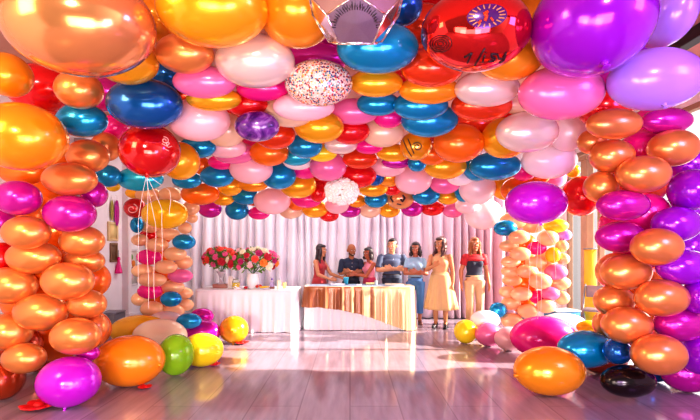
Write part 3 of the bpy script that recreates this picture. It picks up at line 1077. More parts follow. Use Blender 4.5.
# faceted silver foil balloon at the top of the arch
def foil_star():
    d = OBST['foilsilver']; c = d['p']; R = d['r'][0]
    bm = bmesh.new()
    r_ = bmesh.ops.create_icosphere(bm, subdivisions=1, radius=R)
    # dual of the icosphere: pentagonal facets
    src = [v.co.copy() for v in bm.verts]; fcs = [(f.calc_center_median(), [v.index for v in f.verts]) for f in bm.faces]
    bm.free(); bm = bmesh.new()
    dv = [bm.verts.new(fc.normalized() * R) for fc, _ in fcs]
    for vi, co in enumerate(src):
        idx = [k for k, (_, vs) in enumerate(fcs) if vi in vs]
        nrm = co.normalized(); u = nrm.orthogonal().normalized(); w = nrm.cross(u)
        idx.sort(key=lambda k: math.atan2((dv[k].co - co).dot(w), (dv[k].co - co).dot(u)))
        bm.faces.new([dv[k] for k in idx])
    rot = Euler((math.radians(4), math.radians(2), math.radians(8))).to_matrix()
    # turn one pentagon to look down at the viewer
    tgt = Vector((0.0, -.55, -.84)).normalized()
    nrm = src[0].normalized(); q = nrm.rotation_difference(tgt).to_matrix()
    bmesh.ops.rotate(bm, cent=(0, 0, 0), matrix=Matrix.Rotation(math.radians(18), 3, tgt) @ q, verts=bm.verts[:])
    fac = [f for f in bm.faces]
    # puff each facet
    res = bmesh.ops.poke(bm, faces=fac, offset=R * 0.07)
    o = obj('foil_balloon', bm, pmat('silver_foil', '#d8cfe0', .12, .95, .3, noise=.12, nscale=4), None, smooth=False)
    o.location = c
    o.data.transform(Matrix.Diagonal((1.0, .9, .86, 1)))
    tag(o, 'faceted silver foil balloon hanging at the top between amber and red foil balloons', 'balloon', GRP['C'])
    eb = bmesh.new()
    me = o.data
    seen = set()
    for e in me.edges:
        a, b_ = me.vertices[e.vertices[0]].co, me.vertices[e.vertices[1]].co
        if e.vertices[0] < len(fcs) and e.vertices[1] < len(fcs):
            frus(eb, a * 1.01, R * .022, b_ * 1.01, R * .022, 6)
    obj('seam', eb, pmat('foil_seam', '#efe2da', .15, .9), o)
    sb = bmesh.new()
    fcn = Vector((0, -.55, -.84 * .86)).normalized()
    rt = Vector((1, 0, 0)); up = rt.cross(fcn)
    for k in range(26):
        a = math.pi * (0.02 + k / 25 * 0.96)
        pc = fcn * R * .80 + (rt * math.cos(a) * .40 - up * (math.sin(a) * .36 - .1)) * R
        ln = 0.05 + .03 * (k % 3)
        pd = (rt * math.cos(a) - up * math.sin(a))
        frus(sb, pc, R * .010, pc + pd * R * ln, R * .010, 5)
    obj('stitch_print', sb, M_INK, o)
foil_star()
print('TIME b_balloons', round(_t.time()-_T0,1))
# ------------------------------------------------------------------ room shell
XL, XR, YB, YF, ZC = -4.5, 4.7, 9.25, -0.8, 3.85
def floor_mat():
    m = pmat('floor_boards', '#c3a4ad', .14, 0, .35)
    nt = m.node_tree; b = nt.nodes['Principled BSDF']; N = nt.nodes.new; L = nt.links.new
    tc = N('ShaderNodeTexCoord'); mp = N('ShaderNodeMapping'); mp.inputs['Rotation'].default_value = (0, 0, math.radians(90))
    br = N('ShaderNodeTexBrick'); br.inputs['Scale'].default_value = 1.0
    br.inputs['Brick Width'].default_value = 2.6; br.inputs['Row Height'].default_value = .46; br.inputs['Mortar Size'].default_value = .006
    br.inputs['Color1'].default_value = srgb('#a796a4'); br.inputs['Color2'].default_value = srgb('#9d8d9d'); br.inputs['Mortar'].default_value = srgb('#8f7f8e')
    L(tc.outputs['Object'], mp.inputs['Vector']); L(mp.outputs['Vector'], br.inputs['Vector'])
    no = N('ShaderNodeTexNoise'); no.inputs['Scale'].default_value = 2.2; no.inputs['Detail'].default_value = 6
    m2 = N('ShaderNodeMapping'); m2.inputs['Scale'].default_value = (5, .7, 1); L(tc.outputs['Object'], m2.inputs['Vector']); L(m2.outputs['Vector'], no.inputs['Vector'])
    mx = N('ShaderNodeMix'); mx.data_type = 'RGBA'; mx.blend_type = 'SOFT_LIGHT'; mx.inputs[0].default_value = .55
    L(br.outputs['Color'], mx.inputs[6]); L(no.outputs['Fac'], mx.inputs[7]); L(mx.outputs[2], b.inputs['Base Color'])
    return m
bm = bmesh.new(); box(bm, (XL + XR) / 2, (YB + YF) / 2, -.05, XR - XL, YB - YF, .1); struct('floor', bm, floor_mat())
M_WALL = pmat('wall_paint', '#fbf4f6', .7, noise=.04, nscale=3)
M_CEIL = pmat('ceiling_paint', '#d09a88', .7, noise=.05, nscale=3)
M_TRIM = pmat('trim_white', '#f6ecef', .45, noise=.03)
M_BEAM = pmat('beam_dark', '#2a1a20', .5, noise=.2)
bm = bmesh.new(); box(bm, (XL + XR) / 2, YB + .06, ZC / 2, XR - XL + .24, .12, ZC); struct('wall_back', bm, M_WALL)
bm = bmesh.new(); box(bm, XL - .06, (YB + YF) / 2, ZC / 2, .12, YB - YF, ZC); struct('wall_left', bm, M_WALL)
bm = bmesh.new(); box(bm, (XL + XR) / 2, (YB + YF) / 2, ZC + .05, XR - XL + .24, YB - YF, .1); struct('ceiling', bm, M_CEIL)
# right wall with a tall window between y=W0 and y=W1
W0, W1, WZ0, WZ1 = 4.95, 9.1, .12, 3.45
bm = bmesh.new()
box(bm, XR + .06, (YF + W0) / 2, ZC / 2, .12, W0 - YF, ZC)
box(bm, XR + .06, (W1 + YB) / 2, ZC / 2, .12, YB - W1, ZC)
box(bm, XR + .06, (W0 + W1) / 2, WZ0 / 2, .12, W1 - W0, WZ0)
box(bm, XR + .06, (W0 + W1) / 2, (WZ1 + ZC) / 2, .12, W1 - W0, ZC - WZ1)
struct('wall_right', bm, M_WALL)
M_FRAME = pmat('window_frame_wood', '#a8846a', .45, noise=.15)
bm = bmesh.new()
for y in (W0 + .04, W0 + 1.17, W1 - 1.17, W1 - .04): box(bm, XR + .04, y, (WZ0 + WZ1) / 2, .1, .08, WZ1 - WZ0, bevel=.008)
for z in (WZ0 + .04, WZ1 - .04): box(bm, XR + .04, (W0 + W1) / 2, z, .1, W1 - W0 - .16, .08, bevel=.008)
wf = struct('window_1', bm, M_FRAME)
bm = bmesh.new(); box(bm, XR + .09, (W0 + W1) / 2, (WZ0 + WZ1) / 2, .006, W1 - W0 - .16, WZ1 - WZ0 - .16)
mg = bpy.data.materials.new('window_glass'); mg.use_nodes = True
nt = mg.node_tree; nt.nodes.remove(nt.nodes['Principled BSDF'])
g1 = nt.nodes.new('ShaderNodeBsdfTransparent'); g2 = nt.nodes.new('ShaderNodeBsdfGlossy'); g2.inputs['Roughness'].default_value = .03
gm = nt.nodes.new('ShaderNodeMixShader'); gm.inputs[0].default_value = .06
nt.links.new(g1.outputs[0], gm.inputs[1]); nt.links.new(g2.outputs[0], gm.inputs[2]); nt.links.new(gm.outputs[0], nt.nodes['Material Output'].inputs['Surface'])
obj('window_pane', bm, mg, wf, smooth=False)
bm = bmesh.new(); box(bm, (XL + XR) / 2, YB - .012, .06, XR - XL - .06, .024, .12, bevel=.004); struct('baseboard_back', bm, M_TRIM)
bm = bmesh.new(); box(bm, XL + .012, (YB + YF) / 2, .06, .024, YB - YF - .1, .12, bevel=.004); struct('baseboard_left', bm, M_TRIM)
bm = bmesh.new(); box(bm, XR - .012, (YF + W0) / 2, .06, .024, W0 - YF - .1, .12, bevel=.004); struct('baseboard_right', bm, M_TRIM)
for k, x in enumerate((3.75, 4.45)):
    bm = bmesh.new(); box(bm, x, (YB + YF) / 2, ZC - .07, .14, YB - YF - .02, .14, bevel=.01); struct('trim_%d' % (k + 1), bm, M_BEAM)
# pilasters on the left and right walls
for k, (x, y, w, mt) in enumerate(((XL + .07, 6.95, .16, pmat('pilaster_grey', '#9a8f9a', .5)), (XR - .07, 8.2, .22, pmat('pilaster_wood', '#b48f70', .5, noise=.15)), (XL + .06, 8.35, .12, M_TRIM))):
    bm = bmesh.new(); box(bm, x, y, 1.6, .14, w, 3.2, bevel=.01); box(bm, x, y, 3.24, .2, w + .06, .08, bevel=.01); box(bm, x, y, .1, .18, w + .04, .2, bevel=.01)
    struct('trim_%d' % (k + 3), bm, mt)

# ------------------------------------------------------------------ backdrop curtain
def curtain_mat():
    m = pmat('curtain_satin', '#e8d0dc', .45, 0, 0, sheen=.3)
    nt = m.node_tree; b = nt.nodes['Principled BSDF']; N = nt.nodes.new; L = nt.links.new
    tc = N('ShaderNodeTexCoord'); sp = N('ShaderNodeSeparateXYZ'); L(tc.outputs['Object'], sp.inputs[0])
    mr = N('ShaderNodeMapRange'); mr.inputs[1].default_value = -3.4; mr.inputs[2].default_value = 3.4
    L(sp.outputs[0], mr.inputs[0])
    cr = N('ShaderNodeValToRGB'); el = cr.color_ramp.elements
    el[0].position = 0; el[0].color = srgb('#fbf6fb'); el[1].position = 1; el[1].color = srgb('#dcaebe')
    e = el.new(.55); e.color = srgb('#eee2ec')
    L(mr.outputs[0], cr.inputs[0]); L(cr.outputs[0], b.inputs['Base Color'])
    return m
def curtain(x0, x1, y, z0, z1):
    bm = bmesh.new(); nx, nz = 760, 14
    ph = []; a = 0
    rnd = random.Random(3)
    for i in range(nx + 1):
        a += 2 * math.pi * (x1 - x0) / nx / (0.205 + .05 * math.sin(i * .037) + .03 * math.sin(i * .11))
        ph.append(a)
    grid = []
    for k in range(nz + 1):
        z = z0 + (z1 - z0) * k / nz; row = []
        for i in range(nx + 1):
            x = x0 + (x1 - x0) * i / nx
            amp = .10 + .02 * math.sin(x * 3.1) - .015 * k / nz
            s = abs(math.sin(.5 * (ph[i] + .25 * math.sin(z * 1.3 + x * 2))))
            s = 1 - 2 * s ** .75
            row.append(bm.verts.new((x + .015 * math.sin(z * 2 + x * 7), y + amp * s + .02 * math.sin(x * 5 + z), z)))
        grid.append(row)
    for k in range(nz):
        for i in range(nx): bm.faces.new((grid[k][i], grid[k][i + 1], grid[k + 1][i + 1], grid[k + 1][i]))
    o = obj('backdrop_curtain', bm, curtain_mat())
    m = o.modifiers.new('t', 'SOLIDIFY'); m.thickness = .006
    return o
CY = 8.92
cu = curtain(-3.62, 3.72, CY, .02, 3.3)
tag(cu, 'pleated pale pink satin backdrop curtain hanging behind the tables and people', 'curtain')
bm = bmesh.new(); tube(bm, [(-3.75, CY, 3.32), (3.85, CY, 3.32)], .022, 10); obj('curtain_rod', bm, pmat('rod_metal', '#c9c0c4', .3, .9), cu)
for x in (-3.72, 3.82):
    bm = bmesh.new(); tube(bm, [(x, CY, .03), (x, CY, 3.36)], .02, 10); box(bm, x, CY, .015, .34, .3, .03, bevel=.006); obj('upright', bm, pmat('rod_metal', '#c9c0c4', .3, .9), cu)

# ------------------------------------------------------------------ tables and their cloths
M_WOODT = pmat('table_ply', '#9a7a5a', .5, noise=.1)
M_STEEL = pmat('table_leg_steel', '#8a8a90', .35, .8)
def rrect(x0, x1, y0, y1, rad, nper=1.0):
    pts = []
    for (cx, cy, a0) in ((x1 - rad, y0 + rad, -90), (x1 - rad, y1 - rad, 0), (x0 + rad, y1 - rad, 90), (x0 + rad, y0 + rad, 180)):
        for k in range(9):
            a = math.radians(a0 + 90 * k / 8); pts.append((cx + rad * math.cos(a), cy + rad * math.sin(a)))
    # resample evenly
    L = [0]
    for a, b_ in zip(pts, pts[1:] + pts[:1]): L.append(L[-1] + math.hypot(a[0] - b_[0], a[1] - b_[1]))
    N = int(L[-1] / .0125); out = []; j = 0; pp = pts + pts[:1]
    for k in range(N):
        s = L[-1] * k / N
        while L[j + 1] < s: j += 1
        f = (s - L[j]) / max(1e-9, L[j + 1] - L[j]); a, b_ = pp[j], pp[j + 1]
        out.append((a[0] + (b_[0] - a[0]) * f, a[1] + (b_[1] - a[1]) * f, s))
    return out
def cloth(name, x0, x1, y0, y1, ztop, zbot, rad, amp, per, mat, lift=.004, seed=1, flare=.05, overlay=None):
    """draped cloth: a flat top, a soft edge and a skirt in folds; zbot may be a function of x"""
    ring = rrect(x0, x1, y0, y1, rad); nz = 16
    bm = bmesh.new(); rows = []; n_ = len(ring)
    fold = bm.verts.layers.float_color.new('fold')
    cx, cy = (x0 + x1) / 2, (y0 + y1) / 2
    rnd = random.Random(seed); p1, p2, p3 = [rnd.uniform(0, 6) for _ in range(3)]
    P_ = ring[-1][2]
    for k in range(nz + 1):
        row = []
        for (x, y, s) in ring:
            tx_, ty_ = x - cx, y - cy
            # outward normal approximated from neighbours
            nxv = (1 if x > x1 - rad else (-1 if x < x0 + rad else 0)); nyv = (1 if y > y1 - rad else (-1 if y < y0 + rad else 0))
            if nxv and nyv:
                ccx = x1 - rad if nxv > 0 else x0 + rad; ccy = y1 - rad if nyv > 0 else y0 + rad
                nv = Vector((x - ccx, y - ccy)).normalized()
            else:
                dx = min(abs(x - x0), abs(x - x1)); dy = min(abs(y - y0), abs(y - y1))
                nv = Vector((nxv, 0)) if dx < dy else Vector((0, nyv if nyv else 1))
            q = 2 * math.pi * s / per
            w = .6 * math.sin(q + 1.3 * math.sin(q * .23 + p1)) + .4 * math.sin(q * .53 + p2) + .25 * math.sin(q * 1.9 + p3)
            zb = zbot(x, y) if callable(zbot) else zbot
            t = k / nz
            z = ztop + lift - (ztop + lift - zb) * t
            e = min(1.0, t * 3.0); a = amp * (e * e * (3 - 2 * e)) * (.45 + .55 * t)
            off = .012 + flare * t + a * w
            v = bm.verts.new((x + nv.x * off, y + nv.y * off, z))
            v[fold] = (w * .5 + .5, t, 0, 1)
            row.append(v)
        rows.append(row)
    top = []
    for rr_ in (1.0, .6, .25):
        top.append([bm.verts.new((cx + (x - cx) * rr_, cy + (y - cy) * rr_, ztop + lift + .003)) for (x, y, s) in ring])
    rows = top[::-1] + rows
    for A, C in zip(rows, rows[1:]):
        for i in range(n_): bm.faces.new((A[i], A[(i + 1) % n_], C[(i + 1) % n_], C[i]))
    bm.faces.new(rows[0])
    o = obj(name, bm, mat)
    return o
def table(label, x0, x1, y0, y1, zt):
    t = thing('banquet_table', label, 'table', ((x0 + x1) / 2, (y0 + y1) / 2, 0), 0)
    cx, cy = (x0 + x1) / 2, (y0 + y1) / 2
    bm = bmesh.new(); box(bm, 0, 0, zt - .017, x1 - x0 - .01, y1 - y0 - .01, .03, bevel=.006); obj('tabletop', bm, M_WOODT, t)
    for sx in (-1, 1):
        for sy in (-1, 1):
            bm = bmesh.new(); tube(bm, [(sx * (x1 - x0) * .42, sy * (y1 - y0) * .38, 0), (sx * (x1 - x0) * .42, sy * (y1 - y0) * .38, zt - .035)], .016, 10)
            obj('leg', bm, M_STEEL, t)
    return t
M_CLOTH = pmat('white_cloth', '#fbfafa', .75, sheen=.2)
ZT1, ZT2 = .742, .775
table('banquet table under the white tablecloth carrying the flower arrangements', -2.72, -.97, 7.42, 8.12, ZT1)
c1 = cloth('tablecloth', -2.74, -.95, 7.40, 8.14, ZT1, .006, .10, .042, .20, M_CLOTH, seed=4, flare=.035)
tag(c1, 'white tablecloth gathered in folds under the flower arrangements', 'tablecloth')
table('banquet table under the copper satin overlay in front of the people', -.80, 1.13, 7.62, 8.10, ZT2)
c2 = cloth('tablecloth', -.82, 1.15, 7.60, 8.12, ZT2, .006, .10, .016, .14, pmat('white_underskirt', '#efe6e6', .7), seed=9, flare=.02)
tag(c2, 'white underskirt cloth showing below the diagonal hem of the copper overlay', 'tablecloth')
def satin_mat():
    m = pmat('copper_satin', '#b06a38', .34, .15, .1, sheen=.4)
    nt = m.node_tree; b = nt.nodes['Principled BSDF']; N = nt.nodes.new; L = nt.links.new
    tc = N('ShaderNodeTexCoord'); sp = N('ShaderNodeSeparateXYZ'); L(tc.outputs['Object'], sp.inputs[0])
    mr = N('ShaderNodeMapRange'); mr.inputs[1].default_value = -.55; mr.inputs[2].default_value = 1.0; mr.inputs[3].default_value = -.05; mr.inputs[4].default_value = .85; L(sp.outputs[0], mr.inputs[0])
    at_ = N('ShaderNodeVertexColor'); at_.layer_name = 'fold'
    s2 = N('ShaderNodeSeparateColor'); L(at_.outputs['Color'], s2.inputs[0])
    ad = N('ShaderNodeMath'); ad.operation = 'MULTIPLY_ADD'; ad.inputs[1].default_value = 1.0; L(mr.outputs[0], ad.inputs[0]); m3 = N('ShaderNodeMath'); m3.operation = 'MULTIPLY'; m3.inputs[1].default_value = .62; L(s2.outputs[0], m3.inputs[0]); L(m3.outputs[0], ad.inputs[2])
    cr = N('ShaderNodeValToRGB'); el = cr.color_ramp.elements
    el[0].position = .60; el[0].color = srgb('#9c5626'); el[1].position = .80; el[1].color = srgb('#ecca96')
    L(ad.outputs[0], cr.inputs[0])
    L(cr.outputs[0], b.inputs['Base Color'])
    return m
def hem(x, y):
    if y > 7.9: return .35
    pts = [(-1.2, .42), (-.55, .42), (-.15, .37), (.25, .28), (.62, .15), (.90, .04), (1.0, .012), (1.5, .012)]
    for (a, za), (b_, zb) in zip(pts, pts[1:]):
        if a <= x <= b_: return za + (zb - za) * (x - a) / (b_ - a)
    return .4
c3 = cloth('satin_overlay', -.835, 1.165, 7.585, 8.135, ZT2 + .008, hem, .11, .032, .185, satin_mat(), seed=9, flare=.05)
tag(c3, 'copper and cream satin overlay with diagonal hem draped over the right table', 'tablecloth')

# ------------------------------------------------------------------ things on the cake table
bm = bmesh.new(); box(bm, .13, 7.86, ZT2 + .0185, 1.78, .44, .006, bevel=.002)
tag(obj('table_runner', bm, pmat('runner_grey', '#8f9db4', .7, noise=.05)), 'flat grey blue runner lying on top of the copper draped table', 'runner')
Z2 = ZT2 + .0225
def on2(px, Y=7.85): return ((px - 350) / F * Y, Y, Z2)
def simple(name, label, cat, bm, mat, group=None, smooth=True):
    return tag(obj(name, bm, mat, None, smooth), label, cat, group)
def tray(px, Y, w, dep, label, mat):
    x, y, z = on2(px, Y); bm = bmesh.new()
    box(bm, x, y, z + .008, w, dep, .012, bevel=.004)
    for sx in (-1, 1): box(bm, x + sx * (w / 2 - .008), y, z + .018, .016, dep, .022, bevel=.004)
    for sy in (-1, 1): box(bm, x, y + sy * (dep / 2 - .008), z + .018, w - .033, .016, .022, bevel=.004)
    return simple('serving_tray', label, 'tray', bm, mat)
tray(338, 7.82, .27, .17, 'pale grey serving tray at the left end of the copper table', pmat('tray_grey', '#c9c8d2', .35, .3))
tray(394, 7.80, .33, .18, 'cream serving tray at right in front of the man in grey blue', pmat('tray_cream', '#e6dac8', .4))
tray(371, 7.98, .20, .14, 'long yellowish serving tray in the middle of the copper table', pmat('tray_yellow', '#eee0a8', .4))
x, y, z = on2(346, 7.98); cp = bmesh.new(); lathe(cp, [(.035, 0), (.052, .13), (.056, .135), (.05, .13), (.034, .008)], 24, (x, y, z))
simple('paper_cup', 'turquoise paper cup beside the woman in red on the copper table', 'cup', cp, pmat('cup_turquoise', '#3fb4d0', .4))
x, y, z = on2(376, 7.75); cp = bmesh.new(); lathe(cp, [(.026, 0), (.03, .005), (.032, .09), (.029, .09), (.025, .01)], 20, (x, y, z))
simple('drinking_glass', 'small pale drinking glass in the centre of the copper table', 'glass', cp, pmat('glass_pale', '#dfe8ee', .08, 0, .5, trans=.6))
x, y, z = on2(359, 7.80); cp = bmesh.new()
box(cp, x, y, z + .004, .10, .12, .006, bevel=.002)
for k in range(3): box(cp, x + .004 * k, y - .003 * k, z + .010 + .004 * k, .095, .11, .003)
simple('napkin_stack', 'stack of white napkins lying left of the small glass', 'napkins', cp, M_CLOTH)

# ------------------------------------------------------------------ flower arrangements and things on the white table
Z1 = ZT1 + .0085
def on1(px, Y=7.75): return ((px - 350) / F * Y, Y, Z1)
M_LEAF = pmat('leaf_green', '#6f9a34', .5, noise=.3, nscale=12)
M_LEAF2 = pmat('leaf_dark', '#3f6a2a', .5, noise=.3, nscale=12)
FC = [pmat('petal_' + k, c, .55, noise=.18, nscale=25) for k, c in (('crimson', '#c81434'), ('coral', '#f0503c'), ('pink', '#ee5e96'), ('blush', '#f6c0c4'), ('magenta', '#b81a6a'), ('orange', '#f28a30'), ('cream', '#f6e6c8'))]
def bloom(bm, c, R, nrm, rnd):
    nrm = nrm.normalized(); u = nrm.orthogonal().normalized(); w = nrm.cross(u)
    for ring, (np_, rr_, tilt, sz) in enumerate(((6, .62, .25, .55), (5, .40, .7, .48), (4, .2, 1.1, .36))):
        for k in range(np_):
            a = 2 * math.pi * (k + .4 * ring) / np_ + rnd.uniform(-.15, .15)
            d_ = u * math.cos(a) + w * math.sin(a)
            pc = Vector(c) + d_ * R * rr_ + nrm * R * (.12 + .16 * ring)
            z_ = (nrm * math.cos(tilt) - d_ * math.sin(tilt) * -.0 + d_ * math.sin(tilt) * -1).normalized()
            q = Vector((0, 0, 1)).rotation_difference(z_)
            ell(bm, pc, (R * sz, R * sz, R * .13), q.to_matrix(), 10, 6)
    ell(bm, Vector(c) + nrm * R * .4, R * .2, None, 8, 6)
def arrangement(label, px, Y, cz_px, rxpx, rypx, nfl, vase_prof, vmat, base, seed, pal):
    rnd = random.Random(seed)
    x, y, z = on1(px, Y)
    t = thing('flower_arrangement', label, 'flowers', (x, y, z))
    zz = 0
    if base:
        bm = bmesh.new(); box(bm, 0, 0, .035, base[0], base[1], .07, bevel=.006); obj('base_block', bm, pmat('base_wood', '#c48a78', .5, noise=.15), t); zz = .07
    bm = bmesh.new(); lathe(bm, [(r_, h + zz) for r_, h in vase_prof], 28); obj('vase', bm, vmat, t)
    vt = max(h for _, h in vase_prof) + zz
    cz = (EYE - (cz_px - HZ) / F * Y) - z; rx_, rz_ = rxpx * Y / F, rypx * Y / F
    ry_ = rx_ * .62
    sb = bmesh.new()
    for k in range(14):
        a = rnd.uniform(0, 6.28); tube(sb, [(0.01 * math.cos(a), .01 * math.sin(a), vt - .10), (.02 * math.cos(a), .02 * math.sin(a), vt), (rx_ * .5 * math.cos(a), ry_ * .5 * math.sin(a), cz)], .004, 5)
    obj('stems', sb, M_LEAF2, t)
    lb = bmesh.new()
    for k in range(260):
        a = rnd.uniform(0, 6.28); ph_ = math.acos(rnd.uniform(-.95, 1)); s_ = rnd.uniform(.55, 1.0)
        d_ = Vector((math.sin(ph_) * math.cos(a), math.sin(ph_) * math.sin(a), math.cos(ph_)))
        c = Vector((d_.x * rx_ * s_, d_.y * ry_ * s_, cz + d_.z * rz_ * s_))
        q = Vector((0, 0, 1)).rotation_difference((d_ + Vector((rnd.uniform(-.8, .8), rnd.uniform(-.8, .8), rnd.uniform(-.3, .8)))).normalized())
        ell(lb, c, (.018, .006, .048), q.to_matrix(), 6, 4)
    obj('foliage', lb, M_LEAF, t)
    for k in range(nfl):
        # sunflower spread over the ellipsoid, denser to the viewer's side
        f = (k + .5) / nfl; ph_ = math.acos(1 - 1.62 * f); a = k * 2.39996
        d_ = Vector((math.sin(ph_) * math.cos(a), math.sin(ph_) * math.sin(a), math.cos(ph_)))
        c = Vector((d_.x * rx_ * .95, d_.y * ry_ * .95, cz + d_.z * rz_ * .93))
        R = rnd.uniform(.046, .072)
        fb = bmesh.new(); bloom(fb, c, R, d_ + Vector((0, -.35, .15)), rnd)
        obj('flower', fb, FC[rnd.choice(pal)], t)
M_VG = pmat('vase_glass', '#f4e6ec', .1, 0, .8, trans=.35)
M_VW = pmat('vase_white', '#fbf6f8', .25, 0, .5)
arrangement('flower arrangement of crimson and coral blooms in a footed vase on a brown block', 221, 7.80, 258.5, 18, 11, 30,
            [(.075, 0), (.078, .012), (.035, .03), (.03, .12), (.045, .17), (.075, .215), (.085, .235), (.075, .23), (.04, .17)], M_VG, (.26, .18), 5, (0, 0, 1, 1, 4, 2))
arrangement('larger mixed flower arrangement of pink, cream and crimson blooms in a white vase', 253, 7.64, 260.5, 26, 12.5, 44,
            [(.075, 0), (.09, .01), (.115, .10), (.12, .17), (.10, .235), (.088, .26), (.10, .275), (.09, .27), (.08, .24)], M_VW, None, 8, (2, 2, 0, 3, 6, 5, 4, 1))
# lemonade pitcher
x, y, z = on1(236, 7.53)
t = thing('drink_dispenser', 'clear glass jar of yellow lemonade in front of the flower arrangements', 'jar', (x, y, z))
bm = bmesh.new(); lathe(bm, [(.06, 0), (.068, .01), (.07, .135), (.05, .165), (.055, .185), (.048, .182), (.045, .165)], 28); obj('glass_jar', bm, pmat('jar_glass', '#f6f4ea', .06, 0, .6, trans=.85, alpha=.55), t)
bm = bmesh.new(); lathe(bm, [(.052, .012), (.060, .015), (.062, .11), (.055, .112), (.01, .112)], 28); obj('lemonade', bm, pmat('lemonade_yellow', '#f8dc10', .2, 0, .4), t)
# white bow in front of the cloth edge
x, y, z = on1(238, 7.44)
bm = bmesh.new()
for sgn in (-1, 1):
    tube(bm, [(x, y - .0, z + .022), (x + sgn * .05, y - .01, z + .055), (x + sgn * .085, y, z + .035), (x + sgn * .055, y + .005, z + .012), (x, y, z + .022)], .009, 8)
    tube(bm, [(x, y, z + .02), (x + sgn * .03, y - .02, z + .009), (x + sgn * .07, y - .01, z + .009)], .008, 8)
ell(bm, (x, y, z + .022), .018)
simple('ribbon_bow', 'white ribbon bow on the front edge of the white table', 'bow', bm, M_VW)
# fruit plate
x, y, z = on1(262, 7.55)
bm = bmesh.new(); lathe(bm, [(.05, 0), (.09, .006), (.15, .018), (.148, .022), (.08, .012), (.01, .012)], 32, (x, y, z))
simple('serving_plate', 'white plate of yellow and red fruit on the white table', 'plate', bm, M_VW)
def fruit_banana(dx, dy, rz, label):
    bm = bmesh.new(); pts = []; rad = []
    for k in range(11):
        a = math.radians(-55 + 11 * k); pts.append((.085 * math.sin(a), .085 * (1 - math.cos(a)), 0)); rad.append(.006 + .011 * math.sin(math.pi * min(1, max(0, k / 10))) )
    tube(bm, pts, rad, 8); bmesh.ops.rotate(bm, cent=(0, 0, 0), matrix=Matrix.Rotation(rz, 3, 'Z'), verts=bm.verts[:])
    bmesh.ops.translate(bm, vec=(x + dx, y + dy, z + .036), verts=bm.verts[:])
    simple('banana', label, 'fruit', bm, pmat('banana_skin', '#f6c81a', .45, noise=.08), 'fruit on the white plate')
fruit_banana(.03, -.045, .1, 'front banana on the plate of fruit')
fruit_banana(.05, .01, -.1, 'rear banana on the plate of fruit')
for dx, dy, lab in ((-.085, -.02, 'small red apple at the left rim of the fruit plate'), (-.04, .05, 'red apple behind the bananas on the fruit plate')):
    bm = bmesh.new(); ell(bm, (x + dx, y + dy, z + .047), (.03, .03, .027), None, 18, 12); a = simple('apple', lab, 'fruit', bm, pmat('apple_red', '#d8341c', .3, noise=.15), 'fruit on the white plate')
    bm = bmesh.new(); tube(bm, [(x + dx, y + dy, z + .072), (x + dx + .004, y + dy, z + .085)], .0025, 5); obj('stem', bm, M_LEAF2, a)
x, y, z = on1(246, 7.48)
bm = bmesh.new(); bloom(bm, (x, y, z + .028), .035, Vector((0, -.3, 1)), random.Random(3)); ell(bm, (x, y, z + .016), (.02, .02, .014))
simple('crimson_rose', 'crimson flower head lying by the bow on the white table', 'flower', bm, FC[0])
# bottles and candle at the right end of the white table
x, y, z = on1(272, 7.62)
t = thing('lotion_bottle', 'clear lavender glass bottle with dark base left of the cream candle', 'bottle', (x, y, z))
bm = bmesh.new(); lathe(bm, [(.035, .0), (.04, .006), (.04, .10), (.016, .135), (.016, .16), (.01, .16)], 22); obj('bottle_body', bm, pmat('bottle_lavender', '#cbb8e0', .1, 0, .6, trans=.5), t)
bm = bmesh.new(); lathe(bm, [(.018, .16), (.018, .19), (.002, .192)], 18); obj('cap', bm, pmat('cap_violet', '#8a6ab8', .3), t)
bm = bmesh.new(); lathe(bm, [(.041, .004), (.0415, .03), (.04, .032)], 22); obj('base_band', bm, pmat('band_brown', '#9a5a40', .4), t)
x, y, z = on1(279, 7.58)
t = thing('pillar_candle', 'tall cream pillar candle at the right end of the white table', 'candle', (x, y, z))
bm = bmesh.new(); lathe(bm, [(.034, 0), (.038, .004), (.038, .15), (.03, .158), (.008, .152)], 24); obj('wax', bm, pmat('candle_wax', '#f6ecd2', .45, sss=.1), t)
bm = bmesh.new(); tube(bm, [(0, 0, .15), (.002, 0, .185)], .004, 6); obj('wick', bm, M_BEAM, t)
x, y, z = on1(284.5, 7.62)
t = thing('gift_box', 'small golden gift box right of the cream candle', 'box', (x, y, z))
bm = bmesh.new(); box(bm, 0, 0, .05, .062, .06, .10, bevel=.004); obj('carton', bm, pmat('box_gold', '#eccb80', .35, .2), t)
bm = bmesh.new(); box(bm, 0, 0, .108, .068, .066, .018, bevel=.003); obj('lid', bm, pmat('lid_gold', '#f2dca0', .35, .2), t)
# little white letter-like standing frame between the vases
x, y, z = on1(231, 7.66)
t = thing('picture_frame', 'small white upright picture frame between the two flower vases', 'frame', (x, y, z))
bm = bmesh.new()
for sx in (-1, 1): box(bm, sx * .05, 0, .115, .014, .016, .23, bevel=.003)
for zz in (.008, .222): box(bm, 0, 0, zz, .086, .016, .014, bevel=.003)
obj('frame', bm, M_VW, t); bm = bmesh.new(); box(bm, 0, .004, .115, .09, .005, .2); obj('card', bm, pmat('card_paper', '#f6ebe2', .6), t)

